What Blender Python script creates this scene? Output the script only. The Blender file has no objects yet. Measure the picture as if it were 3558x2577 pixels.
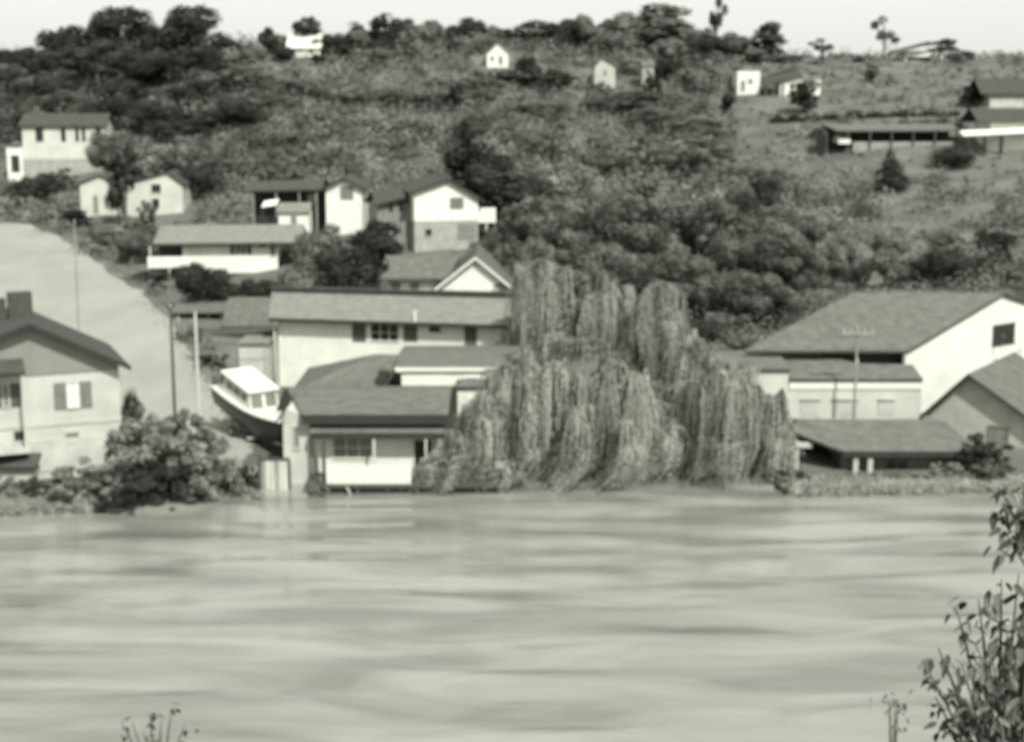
import bpy, math, random
import numpy as np
from mathutils import Vector, Matrix

# ------------------------------------------------------------------ camera, sky, sun
scene = bpy.context.scene
COL = scene.collection
F, CX, CY, HOR, CAMH = 5200.0, 1779.0, 1288.5, 330.0, 19.5     # focal length and horizon in photo pixels, eye height in m
TH = math.atan((CY - HOR) / F)
cam_d = bpy.data.cameras.new('camera')
cam = bpy.data.objects.new('camera', cam_d); COL.objects.link(cam)
cam.location = (0, 0, CAMH)
cam.rotation_euler = (math.pi / 2 - TH, 0, 0)
cam_d.sensor_width = 36.0
cam_d.lens = 36.0 * F / 3558.0
cam_d.clip_start = 0.5
cam_d.clip_end = 3000
cam_d.dof.use_dof = True            # a soft old lens focused short
cam_d.dof.focus_distance = 3.5
cam_d.dof.aperture_fstop = 4.4
scene.camera = cam

AZ, EL = math.radians(27), math.radians(47)      # hazy sun behind the camera
world = bpy.data.worlds.new('World'); scene.world = world; world.use_nodes = True
nt = world.node_tree; nt.nodes.clear()
sky = nt.nodes.new('ShaderNodeTexSky'); sky.sky_type = 'NISHITA'; sky.sun_disc = False
sky.sun_elevation = EL; sky.sun_rotation = math.pi - AZ
sky.air_density = 1.0; sky.dust_density = 4.0; sky.altitude = 100
bw = nt.nodes.new('ShaderNodeRGBToBW')
tint = nt.nodes.new('ShaderNodeMix'); tint.data_type = 'RGBA'; tint.blend_type = 'MULTIPLY'; tint.inputs[0].default_value = 1
tint.inputs[7].default_value = (1.0, 0.985, 0.935, 1)
bg = nt.nodes.new('ShaderNodeBackground'); bg.inputs['Strength'].default_value = 0.15
out = nt.nodes.new('ShaderNodeOutputWorld')
veil = nt.nodes.new('ShaderNodeMix'); veil.data_type = 'FLOAT'; veil.inputs[0].default_value = 0.65; veil.inputs[3].default_value = 6.0   # an even white overcast veil over the clear sky
nt.links.new(sky.outputs[0], bw.inputs[0]); nt.links.new(bw.outputs[0], veil.inputs[2]); nt.links.new(veil.outputs[0], tint.inputs[6])
nt.links.new(tint.outputs[2], bg.inputs[0]); nt.links.new(bg.outputs[0], out.inputs[0])

sun_d = bpy.data.lights.new('sun', 'SUN'); sun_d.energy = 4.8; sun_d.angle = math.radians(2.0); sun_d.color = (1, 0.99, 0.96)
sun = bpy.data.objects.new('sun', sun_d); COL.objects.link(sun)
SUNV = Vector((math.sin(AZ) * math.cos(EL), -math.cos(AZ) * math.cos(EL), math.sin(EL)))
sun.rotation_euler = (-SUNV).to_track_quat('-Z', 'Y').to_euler()
sun.location = (30, -30, 60)

scene.view_settings.view_transform = 'Standard'
scene.view_settings.look = 'None'
scene.view_settings.gamma = 1
scene.view_settings.use_curve_mapping = False
scene.view_settings.exposure = 0.38
scene.render.engine = 'CYCLES'
scene.cycles.use_denoising = True
scene.cycles.max_bounces = 6

# ------------------------------------------------------------------ photo pixel -> place
CT, ST = math.cos(TH), math.sin(TH)
def ray(px, py):
    a = (px - CX) / F; b = (CY - py) / F
    return Vector((a, CT + b * ST, -ST + b * CT))
def P(px, py, Y):
    r = ray(px, py); t = Y / r.y
    return Vector((r.x * t, Y, CAMH + r.z * t))
def W0(px, py, z=0.0):                     # the point of the level z seen at a pixel
    r = ray(px, py); t = (z - CAMH) / r.z
    return Vector((r.x * t, r.y * t, z))
def zat(py, Y): return P(CX, py, Y).z
def project(x, y, z):
    dz = z - CAMH
    d = y * CT - dz * ST
    v = y * ST + dz * CT
    return CX + F * x / d, CY - F * v / d

# ------------------------------------------------------------------ materials
def tone(v):                               # the print's olive grey
    return (v * 0.985, v, v * 0.87, 1)
MATS = {}
def mat(name, v, rough=0.8, vary=0.15, scale=1.0, bump=0.0, bscale=8.0, stretch=(1, 1, 1), wave=None, rnd=0.0, leaf=False, spec=0.3, coord='Object'):
    if name in MATS: return MATS[name]
    m = bpy.data.materials.new(name); m.use_nodes = True
    n = m.node_tree.nodes; l = m.node_tree.links; n.clear()
    o = n.new('ShaderNodeOutputMaterial')
    tc = n.new('ShaderNodeTexCoord'); mp = n.new('ShaderNodeMapping'); mp.inputs['Scale'].default_value = stretch
    l.new(tc.outputs[coord], mp.inputs[0])
    nz = n.new('ShaderNodeTexNoise'); nz.inputs['Scale'].default_value = scale; nz.inputs['Detail'].default_value = 5; nz.inputs['Roughness'].default_value = 0.6
    l.new(mp.outputs[0], nz.inputs[0])
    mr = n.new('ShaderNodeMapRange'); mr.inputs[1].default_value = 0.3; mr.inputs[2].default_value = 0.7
    if leaf: mr.inputs[1].default_value, mr.inputs[2].default_value = 0.38, 0.62  # sharper random leaf tones, dark patches standing in for shadow gaps
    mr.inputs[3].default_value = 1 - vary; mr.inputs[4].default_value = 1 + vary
    l.new(nz.outputs[0], mr.inputs[0])
    val = mr.outputs[0]
    if rnd:
        oi = n.new('ShaderNodeObjectInfo'); m2 = n.new('ShaderNodeMapRange')
        m2.inputs[3].default_value = 1 - rnd; m2.inputs[4].default_value = 1 + rnd
        l.new(oi.outputs['Random'], m2.inputs[0])
        mu = n.new('ShaderNodeMath'); mu.operation = 'MULTIPLY'
        l.new(val, mu.inputs[0]); l.new(m2.outputs[0], mu.inputs[1]); val = mu.outputs[0]
    vm = n.new('ShaderNodeVectorMath'); vm.operation = 'SCALE'; vm.inputs[0].default_value = tone(v)[:3]
    l.new(val, vm.inputs['Scale'])
    if leaf:
        d = n.new('ShaderNodeBsdfDiffuse'); t = n.new('ShaderNodeBsdfTranslucent'); mx = n.new('ShaderNodeMixShader'); mx.inputs[0].default_value = 0.13
        l.new(vm.outputs[0], d.inputs[0]); l.new(vm.outputs[0], t.inputs[0])
        l.new(d.outputs[0], mx.inputs[1]); l.new(t.outputs[0], mx.inputs[2]); l.new(mx.outputs[0], o.inputs[0])
    else:
        p = n.new('ShaderNodeBsdfPrincipled'); p.inputs['Roughness'].default_value = rough
        p.inputs['Specular IOR Level'].default_value = spec
        l.new(vm.outputs[0], p.inputs['Base Color']); l.new(p.outputs[0], o.inputs[0])
        hgt = None
        if wave:
            wv = n.new('ShaderNodeTexWave'); wv.wave_type = 'BANDS'; wv.bands_direction = wave[0]; wv.wave_profile = 'SAW'
            wv.inputs['Scale'].default_value = wave[1]; wv.inputs['Distortion'].default_value = wave[2] if len(wave) > 2 else 0.3
            l.new(tc.outputs[coord], wv.inputs[0]); hgt = wv.outputs['Fac']
        if bump or wave:
            bp = n.new('ShaderNodeBump'); bp.inputs['Strength'].default_value = bump or 0.4; bp.inputs['Distance'].default_value = 0.05
            if hgt is None:
                nb = n.new('ShaderNodeTexNoise'); nb.inputs['Scale'].default_value = bscale; nb.inputs['Detail'].default_value = 6
                l.new(mp.outputs[0], nb.inputs[0]); hgt = nb.outputs[0]
            l.new(hgt, bp.inputs['Height']); l.new(bp.outputs[0], p.inputs['Normal'])
    MATS[name] = m
    return m
WHITE = mat('white_clapboard', 0.68, 0.6, 0.12, 0.6, 0.35, wave=('Z', 4.0))
CREAM = mat('cream_board', 0.45, 0.7, 0.15, 0.6, 0.35, wave=('Z', 4.0))
OFFW = mat('off_white_board', 0.50, 0.7, 0.15, 0.6, 0.35, wave=('Z', 4.0))
GABLE = mat('grey_gable_board', 0.22, 0.7, 0.10, 0.8, 0.35, wave=('Z', 4.0))
BLOCK = mat('block_masonry', 0.27, 0.9, 0.2, 1.2, 0.4, 5)
STUCCO = mat('pale_stucco', 0.36, 0.9, 0.2, 0.8, 0.3, 6)
ROOFP = mat('pale_shingle', 0.155, 0.9, 0.2, 1.5, 0.5, wave=('Z', 9.0, 1.0))
ROOFM = mat('grey_shingle', 0.10, 0.9, 0.25, 1.5, 0.5, wave=('Z', 9.0, 1.0))
ROOFD = mat('dark_shingle', 0.05, 0.9, 0.2, 1.5, 0.5, wave=('Z', 9.0, 1.0))
TRIM = mat('white_trim', 0.58, 0.5, 0.05, 2.0)
DARK = mat('dark_paint_and_shade', 0.025, 0.6, 0.2, 2.0)
SHUT = mat('shutter_paint', 0.10, 0.6, 0.15, 2.0, 0.4, wave=('Z', 12.0, 0.0))
SHUTG = mat('grey_shutter_paint', 0.2, 0.6, 0.15, 2.0, 0.4, wave=('Z', 12.0, 0.0))
GLASS = mat('window_glass', 0.025, 0.15, 0.3, 1.0, spec=0.5)
CURT = mat('curtained_glass', 0.62, 0.4, 0.1, 3.0, stretch=(6, 1, 1))
GREYG = mat('grey_glass', 0.16, 0.2, 0.3, 1.5, spec=0.5)  # pane reflection put into the base colour as an even grey
WOOD = mat('weathered_wood', 0.22, 0.85, 0.3, 2.0, 0.3, 10, stretch=(3, 3, 0.4))
WOODP = mat('pale_wood', 0.42, 0.85, 0.2, 2.0, 0.3, 10, stretch=(3, 3, 0.4))
WOODD = mat('dark_wood', 0.06, 0.85, 0.3, 2.0, 0.3, 10, stretch=(3, 3, 0.4))
BARK = mat('bark', 0.09, 0.9, 0.35, 3.0, 0.6, 9, stretch=(1, 1, 0.3))
BRICK = mat('chimney_brick', 0.055, 0.9, 0.25, 4.0, 0.4, 12)
METAL = mat('dull_metal', 0.3, 0.4, 0.1, 2.0)
HULL = mat('dark_hull_paint', 0.018, 0.35, 0.2, 1.0, spec=0.5)
DECK = mat('white_boat_paint', 0.55, 0.35, 0.05, 1.0, spec=0.5)
RUBBER = mat('tyre_rubber', 0.03, 0.8)
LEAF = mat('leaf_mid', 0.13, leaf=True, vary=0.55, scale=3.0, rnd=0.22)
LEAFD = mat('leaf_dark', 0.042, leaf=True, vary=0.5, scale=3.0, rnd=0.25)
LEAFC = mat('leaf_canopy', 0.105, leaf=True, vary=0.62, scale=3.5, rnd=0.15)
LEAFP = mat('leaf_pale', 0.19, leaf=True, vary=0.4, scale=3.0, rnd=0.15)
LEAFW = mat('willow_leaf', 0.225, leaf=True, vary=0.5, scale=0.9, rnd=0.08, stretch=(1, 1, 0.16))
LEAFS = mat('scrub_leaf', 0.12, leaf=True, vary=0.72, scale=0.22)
LEAFG = mat('grass_blade', 0.27, leaf=True, vary=0.35, scale=0.4)
LEAFF = mat('near_leaf', 0.10, leaf=True, vary=0.3, scale=2.0, rnd=0.45)

# ------------------------------------------------------------------ mesh helpers
class MB:
    def __init__(s): s.v = []; s.f = []
    def add(s, vs, fs):
        n = len(s.v); s.v += [tuple(p) for p in vs]; s.f += [tuple(i + n for i in f) for f in fs]; return s
    def box(s, x0, x1, y0, y1, z0, z1):
        return s.add([(x0,y0,z0),(x1,y0,z0),(x1,y1,z0),(x0,y1,z0),(x0,y0,z1),(x1,y0,z1),(x1,y1,z1),(x0,y1,z1)],
                     [(0,3,2,1),(4,5,6,7),(0,1,5,4),(1,2,6,5),(2,3,7,6),(3,0,4,7)])
    def slab(s, q, t):                     # polygon (seen from above, counter-clockwise) thickened downwards
        k = len(q); q = [Vector(p) for p in q]
        vs = q + [p - Vector((0,0,t)) for p in q]
        return s.add(vs, [tuple(range(k)), tuple(range(2*k-1, k-1, -1))] + [(i, k+i, k+(i+1)%k, (i+1)%k) for i in range(k)])
    def prism(s, prof, axis, a, b):        # profile of (u,z); axis 'y': u is x, extruded a..b in y; axis 'x': u is y
        k = len(prof)
        mk = (lambda u, z, w: (u, w, z)) if axis == 'y' else (lambda u, z, w: (w, u, z))
        vs = [mk(u, z, a) for u, z in prof] + [mk(u, z, b) for u, z in prof]
        return s.add(vs, [tuple(range(k)), tuple(range(2*k-1, k-1, -1))] + [(i, k+i, k+(i+1)%k, (i+1)%k) for i in range(k)])
    def tube(s, pts, rad, n=8):
        pts = [Vector(p) for p in pts]; rings = []
        for i, p in enumerate(pts):
            d = (pts[min(i+1, len(pts)-1)] - pts[max(i-1, 0)]).normalized()
            a = d.orthogonal().normalized() if abs(d.z) < 0.95 else Vector((1,0,0)); a = (a - d * a.dot(d)).normalized(); b = d.cross(a)
            r = rad[i] if isinstance(rad, (list, tuple)) else rad
            rings.append([p + (a*math.cos(2*math.pi*j/n) + b*math.sin(2*math.pi*j/n)) * r for j in range(n)])
        vs = [p for r in rings for p in r]
        fs = [(i*n+j, i*n+(j+1)%n, (i+1)*n+(j+1)%n, (i+1)*n+j) for i in range(len(pts)-1) for j in range(n)]
        fs += [tuple(range(n-1, -1, -1)), tuple((len(pts)-1)*n+j for j in range(n))]
        return s.add(vs, fs)
    def build(s, name, m, parent=None, smooth=False):
        me = bpy.data.meshes.new(name); me.from_pydata(s.v, [], s.f); me.validate(); me.materials.append(m)
        import bmesh
        b = bmesh.new(); b.from_mesh(me); bmesh.ops.recalc_face_normals(b, faces=b.faces); b.to_mesh(me); b.free()
        if smooth: me.polygons.foreach_set('use_smooth', [True]*len(me.polygons))
        o = bpy.data.objects.new(name, me); COL.objects.link(o)
        if parent: o.parent = parent
        return o
def box(name, m, parent, *a): return MB().box(*a).build(name, m, parent)
def np_mesh(name, verts, k, m):            # verts (N*k,3): N separate k-gons
    n = len(verts) // k
    me = bpy.data.meshes.new(name)
    me.vertices.add(len(verts)); me.vertices.foreach_set('co', np.ascontiguousarray(verts, dtype=np.float32).ravel())
    me.loops.add(len(verts)); me.loops.foreach_set('vertex_index', np.arange(len(verts), dtype=np.int32))
    me.polygons.add(n); me.polygons.foreach_set('loop_start', np.arange(0, len(verts), k, dtype=np.int32))
    me.update(calc_edges=True); me.materials.append(m)
    return me
def link(name, me, parent=None):
    o = bpy.data.objects.new(name, me); COL.objects.link(o)
    if parent: o.parent = parent
    return o
def tag(o, label=None, cat=None, group=None, kind=None):
    if label: o['label'] = label
    if cat: o['category'] = cat
    if group: o['group'] = group
    if kind: o['kind'] = kind
    return o
def empty(name, loc, rz=0.0):
    o = bpy.data.objects.new(name, None); COL.objects.link(o); o.location = loc; o.rotation_euler = (0,0,rz)
    o.empty_display_size = 0.5
    return o

# ------------------------------------------------------------------ terrain
BANK = [W0(a, b) for a, b in [(-1500,1800),(-600,1795),(0,1790),(300,1775),(560,1745),(640,1700),(900,1668),(1300,1660),(2000,1668),(2620,1680),(2760,1722),(3400,1712),(4200,1690),(5200,1670)]]
BX = np.array([p.x for p in BANK]); BY = np.array([p.y for p in BANK])
IPX = IPY = None                           # outline of the gravel ramp, set once the hill stands
def ramp_sd(x, y):                         # distance to the ramp's edge, negative inside
    d = np.full(x.shape, 1e9); ins = np.zeros(x.shape, bool); n = len(IPX)
    for i in range(n):
        ax, ay, bx_, by_ = IPX[i], IPY[i], IPX[(i+1)%n], IPY[(i+1)%n]
        dx, dy = bx_-ax, by_-ay
        t = np.clip(((x-ax)*dx+(y-ay)*dy)/(dx*dx+dy*dy), 0, 1)
        d = np.minimum(d, np.hypot(x-ax-t*dx, y-ay-t*dy))
        c = ((ay > y) != (by_ > y)); ins ^= c & (x < (bx_-ax)*(y-ay)/(by_-ay+1e-12)+ax)
    return np.where(ins, -d, d)
ANCH = []
def anc(px, py, Y): p = P(px, py, Y); ANCH.append((p.x, p.y, p.z))
for X in (-120, -80, -40, -10, 10, 30, 55, 90):
    ANCH += [(X, 72, 1.2), (X, 82, 1.3)] if X < -15 else [(X, 72, 0.1), (X, 79, 0.2), (X, 86, 0.8)]
for a in [(1350,1335,95),(1600,1170,112),(850,1174,117),(790,965,150),(1560,872,150),(1000,860,160),(1200,812,162),(340,748,192),(560,760,188),
          (230,615,225),(2400,1340,95),(2900,1440,88),(3300,1425,90),(3200,960,140),(2600,970,150),(2200,810,175),(2200,610,215),(2000,330,260),
          (1400,340,260),(1400,500,215),(800,450,240),(600,545,225),(2600,328,255),(2950,340,250),(3080,510,210),(3400,530,205),(3480,380,232),
          (3000,215,290),(3500,215,290),(2500,205,295),(2000,200,300),(1500,190,300),(1000,185,300),(500,215,292),(100,260,285),(-400,300,285),(-400,620,225),
          (1700,160,240+45),(2700,750,185),(3300,720,180),(1800,930,140)]: anc(*a)
for X in (-150, -60, 40, 140): ANCH += [(X, 340, 27), (X, 420, 24)]
ANCH += [(-150,220,10),(150,110,4),(150,180,13),(150,250,22),(-150,290,20)]
RAMP = [(905,1700,72.9),(885,1620,78.0),(850,1530,84),(762,1400,93),(690,1280,103),(600,1128,119),(470,1002,138),(350,922,155),(250,850,173),(150,800,186),(0,774,194),(-500,768,196)]
for a in RAMP: anc(*a)
for a in [(400,1250,106),(100,1000,140),(-200,900,165),(300,1100,124)]: anc(*a)
AN = np.array(ANCH)
def _phi(r2): return 0.5 * r2 * np.log(np.maximum(r2, 1e-9))
_n = len(AN)
_K = _phi((AN[:,None,0]-AN[None,:,0])**2 + (AN[:,None,1]-AN[None,:,1])**2) + np.eye(_n)*12.0
_Pm = np.column_stack([np.ones(_n), AN[:,0], AN[:,1]])
_A = np.block([[_K, _Pm], [_Pm.T, np.zeros((3,3))]])
_w = np.linalg.solve(_A, np.concatenate([AN[:,2], np.zeros(3)]))
def ground(x, y):
    x = np.atleast_1d(np.asarray(x, float)); y = np.atleast_1d(np.asarray(y, float))
    b = _w[_n] + _w[_n+1]*x + _w[_n+2]*y
    for i in range(_n): b = b + _w[i]*_phi((x-AN[i,0])**2 + (y-AN[i,1])**2)
    b = np.maximum(b, np.where(x < -14, 0.7, 0.15))
    b = np.where(y < 60, 0.9, b)
    b = np.minimum(b, 60)
    sd = y - np.interp(x, BX, BY)
    z = np.where(sd > 0, np.minimum(b, 0.02 + 0.45*sd), np.maximum(-2.5, 0.45*sd))
    near = 17.6 - 0.47*np.maximum(y, 0)                 # the near bank under the camera
    return np.where(y < 60, np.maximum(near, z), z)
def g1(x, y): return float(ground(x, y)[0])

def march(px, py):                         # where the sight line of a photo pixel meets the ground
    r = ray(px, py); t = np.arange(60, 330, 0.25); X = r.x*t; Yv = r.y*t; Z = CAMH + r.z*t
    k = np.nonzero(Z < ground(X, Yv))[0]
    k = k[0] if len(k) else len(t)-1
    return Vector((X[k], Yv[k], Z[k]))
REDGE = [march(a, b) for a, b, _ in RAMP[1:]]
REDGE = [Vector((REDGE[0].x+0.3, 72.6, 0))] + REDGE
LEDGE = [Vector((-19.6, 72.6, 0)), Vector((-20.2, 78, 0)), Vector((-25, 84, 0))] + [Vector((p.x - w_, p.y + 2, 0)) for p, w_ in zip(REDGE[3:], (26, 36, 45, 52, 58, 60, 60, 60, 60))]
IPX = np.array([p.x for p in REDGE] + [p.x for p in LEDGE[::-1]]); IPY = np.array([p.y for p in REDGE] + [p.y for p in LEDGE[::-1]])

def grid_mesh(name, xs, ys, zf, m):
    X, Y = np.meshgrid(xs, ys); Z = zf(X.ravel(), Y.ravel())
    v = np.column_stack([X.ravel(), Y.ravel(), Z]); nx, ny = len(xs), len(ys)
    i = (np.arange(ny-1)[:,None]*nx + np.arange(nx-1)[None,:]).ravel()
    q = np.column_stack([i, i+1, i+nx+1, i+nx]).astype(np.int32)
    me = bpy.data.meshes.new(name); me.vertices.add(len(v)); me.vertices.foreach_set('co', v.astype(np.float32).ravel())
    me.loops.add(q.size); me.loops.foreach_set('vertex_index', q.ravel())
    me.polygons.add(len(q)); me.polygons.foreach_set('loop_start', np.arange(0, q.size, 4, dtype=np.int32))
    me.update(calc_edges=True); me.polygons.foreach_set('use_smooth', [True]*len(q)); me.materials.append(m)
    return link(name, me)
GROUND = mat('hill_grass', 0.095, 0.95, 0.4, 0.18, 0.5, 1.5)
xs = np.concatenate([np.arange(-700,-150,25), np.arange(-150,150,1.4), np.arange(150,701,25)])
ys = np.concatenate([np.arange(-60,60,6), np.arange(60,110,0.8), np.arange(110,330,1.6), np.arange(330,900,30)])
tag(grid_mesh('hillside_ground', xs, ys, ground, GROUND), kind='structure')

# the pale gravel ramp
GRAVEL = mat('pale_gravel', 0.245, 0.95, 0.10, 0.35, 0.35, 3.0, stretch=(1, 0.35, 1), spec=0.1)
def smooth_line(pts, k):
    out = []; P_ = [pts[0]] + list(pts) + [pts[-1]]
    for i in range(1, len(P_)-2):
        for j in range(k):
            t = j/k; a, b, c, d = P_[i-1], P_[i], P_[i+1], P_[i+2]
            out.append(0.5*((2*b)+(c-a)*t+(2*a-5*b+4*c-d)*t*t+(3*b-a-3*c+d)*t**3))
    return out + [pts[-1]]
RR, LL = smooth_line(REDGE, 8), smooth_line(LEDGE, 8)
nv = 40; wob = np.random.default_rng(9); V_ = []
for i, (a, b) in enumerate(zip(RR, LL)):
    for j in range(nv+1):
        q = a.lerp(b, j/nv); dx = wob.normal()*0.25 if j == 0 else 0; V_.append((q.x+dx, q.y))
V_ = np.array(V_); zz_ = ground(V_[:,0], V_[:,1]) + 0.05
FQ = [(i*(nv+1)+j, i*(nv+1)+j+1, (i+1)*(nv+1)+j+1, (i+1)*(nv+1)+j) for i in range(len(RR)-1) for j in range(nv)]
rm_ = bpy.data.meshes.new('gravel_ramp'); rm_.from_pydata([tuple(p) for p in np.column_stack([V_, zz_])], [], FQ); rm_.materials.append(GRAVEL)
rm_.polygons.foreach_set('use_smooth', [True]*len(rm_.polygons))
tag(link('gravel_ramp', rm_), kind='structure')

# ------------------------------------------------------------------ river
def water_mat():
    m = bpy.data.materials.new('muddy_flood_water'); m.use_nodes = True
    n = m.node_tree.nodes; l = m.node_tree.links; p = n['Principled BSDF']
    tc = n.new('ShaderNodeTexCoord')
    def noise(st, sc, det=4, dist=0.0):
        mp = n.new('ShaderNodeMapping'); mp.inputs['Scale'].default_value = st; l.new(tc.outputs['Object'], mp.inputs[0])
        z = n.new('ShaderNodeTexNoise'); z.inputs['Scale'].default_value = sc; z.inputs['Detail'].default_value = det; z.inputs['Distortion'].default_value = dist
        l.new(mp.outputs[0], z.inputs[0]); return z.outputs[0]
    a = noise((0.10, 0.36, 1), 1.0, 5, 0.9)
    r = n.new('ShaderNodeValToRGB'); l.new(a, r.inputs[0])
    r.color_ramp.elements[0].position = 0.36; r.color_ramp.elements[0].color = tone(0.13)
    r.color_ramp.elements[1].position = 0.66; r.color_ramp.elements[1].color = tone(0.235)
    l.new(r.outputs[0], p.inputs['Base Color'])
    p.inputs['Roughness'].default_value = 0.16; p.inputs['Specular IOR Level'].default_value = 0.5
    b1 = noise((0.25, 0.85, 1), 1.0, 3, 0.5); b2 = noise((0.9, 2.4, 1), 1.0, 3)
    ad = n.new('ShaderNodeMath'); ad.operation = 'MULTIPLY_ADD'; ad.inputs[1].default_value = 0.35
    l.new(b2, ad.inputs[0]); l.new(b1, ad.inputs[2])
    bp = n.new('ShaderNodeBump'); bp.inputs['Distance'].default_value = 0.2
    bp.inputs['Strength'].default_value = 0.26
    l.new(ad.outputs[0], bp.inputs['Height']); l.new(bp.outputs[0], p.inputs['Normal'])
    return m
rng = np.random.default_rng(5)
WV = [(rng.uniform(0.06,0.5), rng.uniform(0.5,2.6), rng.uniform(0,6.28), rng.uniform(0.4,1)) for _ in range(16)]
def wz(x, y):
    z = np.zeros_like(x)
    for kx, ky, ph, a in WV: z += 0.028*a/ky**0.6*np.sin(kx*x*(1 if ph > 3 else -1)+ky*y+ph+1.3*np.sin(0.05*x+ph)+0.8*np.sin(0.13*y))
    return z * np.clip((80-y)/8, 0.0, 1)
xs = np.concatenate([np.arange(-700,-60,20), np.arange(-60,60,0.45), np.arange(60,701,20)])
ys = np.concatenate([np.arange(15,36,3), np.arange(36,78,0.3), np.arange(78,96,3)])
tag(grid_mesh('river_water', xs, ys, wz, water_mat()), kind='structure')

# ------------------------------------------------------------------ houses
class House:
    # the front wall runs from pixel pl at distance yl to pixel pr at distance yr; z0 its ground level
    def __init__(s, name, label, pl, yl, pr, yr, pyref, z0, cat='house', group=None):
        a, b = P(pl, pyref, yl), P(pr, pyref, yr)
        d = b - a; s.W = math.hypot(d.x, d.y); s.ang = math.atan2(d.y, d.x); s.z0 = z0
        s.root = empty(name, ((a.x+b.x)/2, (a.y+b.y)/2, z0), s.ang); tag(s.root, label, cat, group)
        s.M = Matrix.Translation(s.root.location) @ Matrix.Rotation(s.ang, 4, 'Z'); s.Mi = s.M.inverted(); s.Y = (yl+yr)/2
        s.depth = 6
    def h(s, py, Y=None): return zat(py, Y or s.Y) - s.z0
    def hit(s, px, py, wall='front', off=0.0):
        o = s.Mi @ Vector((0,0,CAMH)); d = (s.Mi.to_3x3() @ ray(px, py))
        if wall == 'front': t = (off - o.y)/d.y
        elif wall == 'left': t = (-s.W/2 - o.x)/d.x
        else: t = (s.W/2 - o.x)/d.x
        p = o + d*t
        return (p.x, p.z) if wall == 'front' else (p.y, p.z)
    def plate(s, name, m, parent, wall, u0, u1, v0, v1, d0, d1, off=0.0):
        if wall == 'front': a = (u0, u1, off-d1, off-d0, v0, v1)
        elif wall == 'left': a = (-s.W/2-d1, -s.W/2-d0, u0, u1, v0, v1)
        else: a = (s.W/2+d0, s.W/2+d1, u0, u1, v0, v1)
        return box(name, m, parent, *a)
    def gable_x(s, eave, rise, depth, wm, rm, over=0.45, rake=0.4, ry=0.5, t=0.16, fascia=None, base=-1.2, rl=0.0):   # ridge runs along the front
        s.depth = depth; w = s.W/2; yr = depth*ry
        MB().prism([(0,base),(depth,base),(depth,eave),(yr,eave+rise),(0,eave)], 'x', -w, w).build('wall', wm, s.root)
        s1 = rise/yr; s2 = rise/(depth-yr); u = t+0.03
        r = MB()
        r.slab([(-w-rake,-over,eave-s1*over+u),(w+rake,-over,eave-s1*over+u),(w+rake,yr,eave+rise+u),(-w-rake-rl,yr,eave+rise+u)], t)
        r.slab([(-w-rake-rl,yr+0.002,eave+rise+u),(w+rake,yr+0.002,eave+rise+u),(w+rake,depth+over,eave-s2*over+u),(-w-rake,depth+over,eave-s2*over+u)], t)
        s.roof = r.build('roof', rm, s.root)
        if fascia:
            z = eave-s1*over+u
            box('fascia', fascia, s.roof, -w-rake, w+rake, -over-0.05, -over-0.004, z-t-0.06, z-0.01)
        return s
    def gable_y(s, eave, rise, depth, wm, rm, over=0.45, rake=0.4, peak=0.0, t=0.16, board=None, base=-1.2, le=None, re=None):     # gable faces the front
        s.depth = depth; w = s.W/2; le = eave if le is None else le; re = eave if re is None else re; top = eave+rise
        MB().prism([(-w,base),(w,base),(w,re),(peak,top),(-w,le)], 'y', 0, depth).build('wall', wm, s.root)
        sl = (top-le)/(peak+w); sr = (top-re)/(w-peak); u = t+0.03
        r = MB()
        r.slab([(-w-over,-rake,le-sl*over+u),(peak,-rake,top+u),(peak,depth+rake,top+u),(-w-over,depth+rake,le-sl*over+u)], t)
        r.slab([(peak+0.002,-rake,top+u),(w+over,-rake,re-sr*over+u),(w+over,depth+rake,re-sr*over+u),(peak+0.002,depth+rake,top+u)], t)
        s.roof = r.build('roof', rm, s.root)
        if board:
            b = MB(); y0, y1 = -rake-0.05, -rake-0.004
            for (xa, za, xb, zb) in ((-w-over, le-sl*over+u, peak, top+u), (peak+0.003, top+u, w+over, re-sr*over+u)):
                b.add([(xa,y0,za-t-0.05),(xb,y0,zb-t-0.05),(xb,y0,zb-0.01),(xa,y0,za-0.01),(xa,y1,za-t-0.05),(xb,y1,zb-t-0.05),(xb,y1,zb-0.01),(xa,y1,za-0.01)],
                      [(0,1,2,3),(7,6,5,4),(0,4,5,1),(1,5,6,2),(2,6,7,3),(3,7,4,0)])
            b.build('barge_board', board, s.roof)
        return s
    def hip(s, eave, rise, depth, wm, rm, over=0.5, inset=None, t=0.16, base=-1.2, ry=0.5, fascia=None):
        s.depth = depth; w = s.W/2; i = depth/2 if inset is None else inset
        box('wall', wm, s.root, -w, w, 0, depth, base, eave)
        u = t+0.02; e = eave+u; yr = depth*ry
        il, ir = (i if isinstance(i, tuple) else (i, i))
        A, B, C, D = (-w-over,-over,e),(w+over,-over,e),(w+over,depth+over,e),(-w-over,depth+over,e)
        E, G = (-w+il,yr,e+rise),(w-ir,yr,e+rise)
        r = MB(); vs = [A,B,C,D,E,G]+[(x,y,e-t) for x,y,_ in (A,B,C,D)]
        r.add(vs, [(0,1,5,4),(1,2,5),(2,3,4,5),(3,0,4),(0,6,7,1),(1,7,8,2),(2,8,9,3),(3,9,6,0),(9,8,7,6)])
        s.roof = r.build('roof', rm, s.root)
        if fascia: box('fascia', fascia, s.roof, -w-over, w+over, -over-0.05, -over-0.004, e-t-0.05, e-0.01)
        return s
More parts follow.
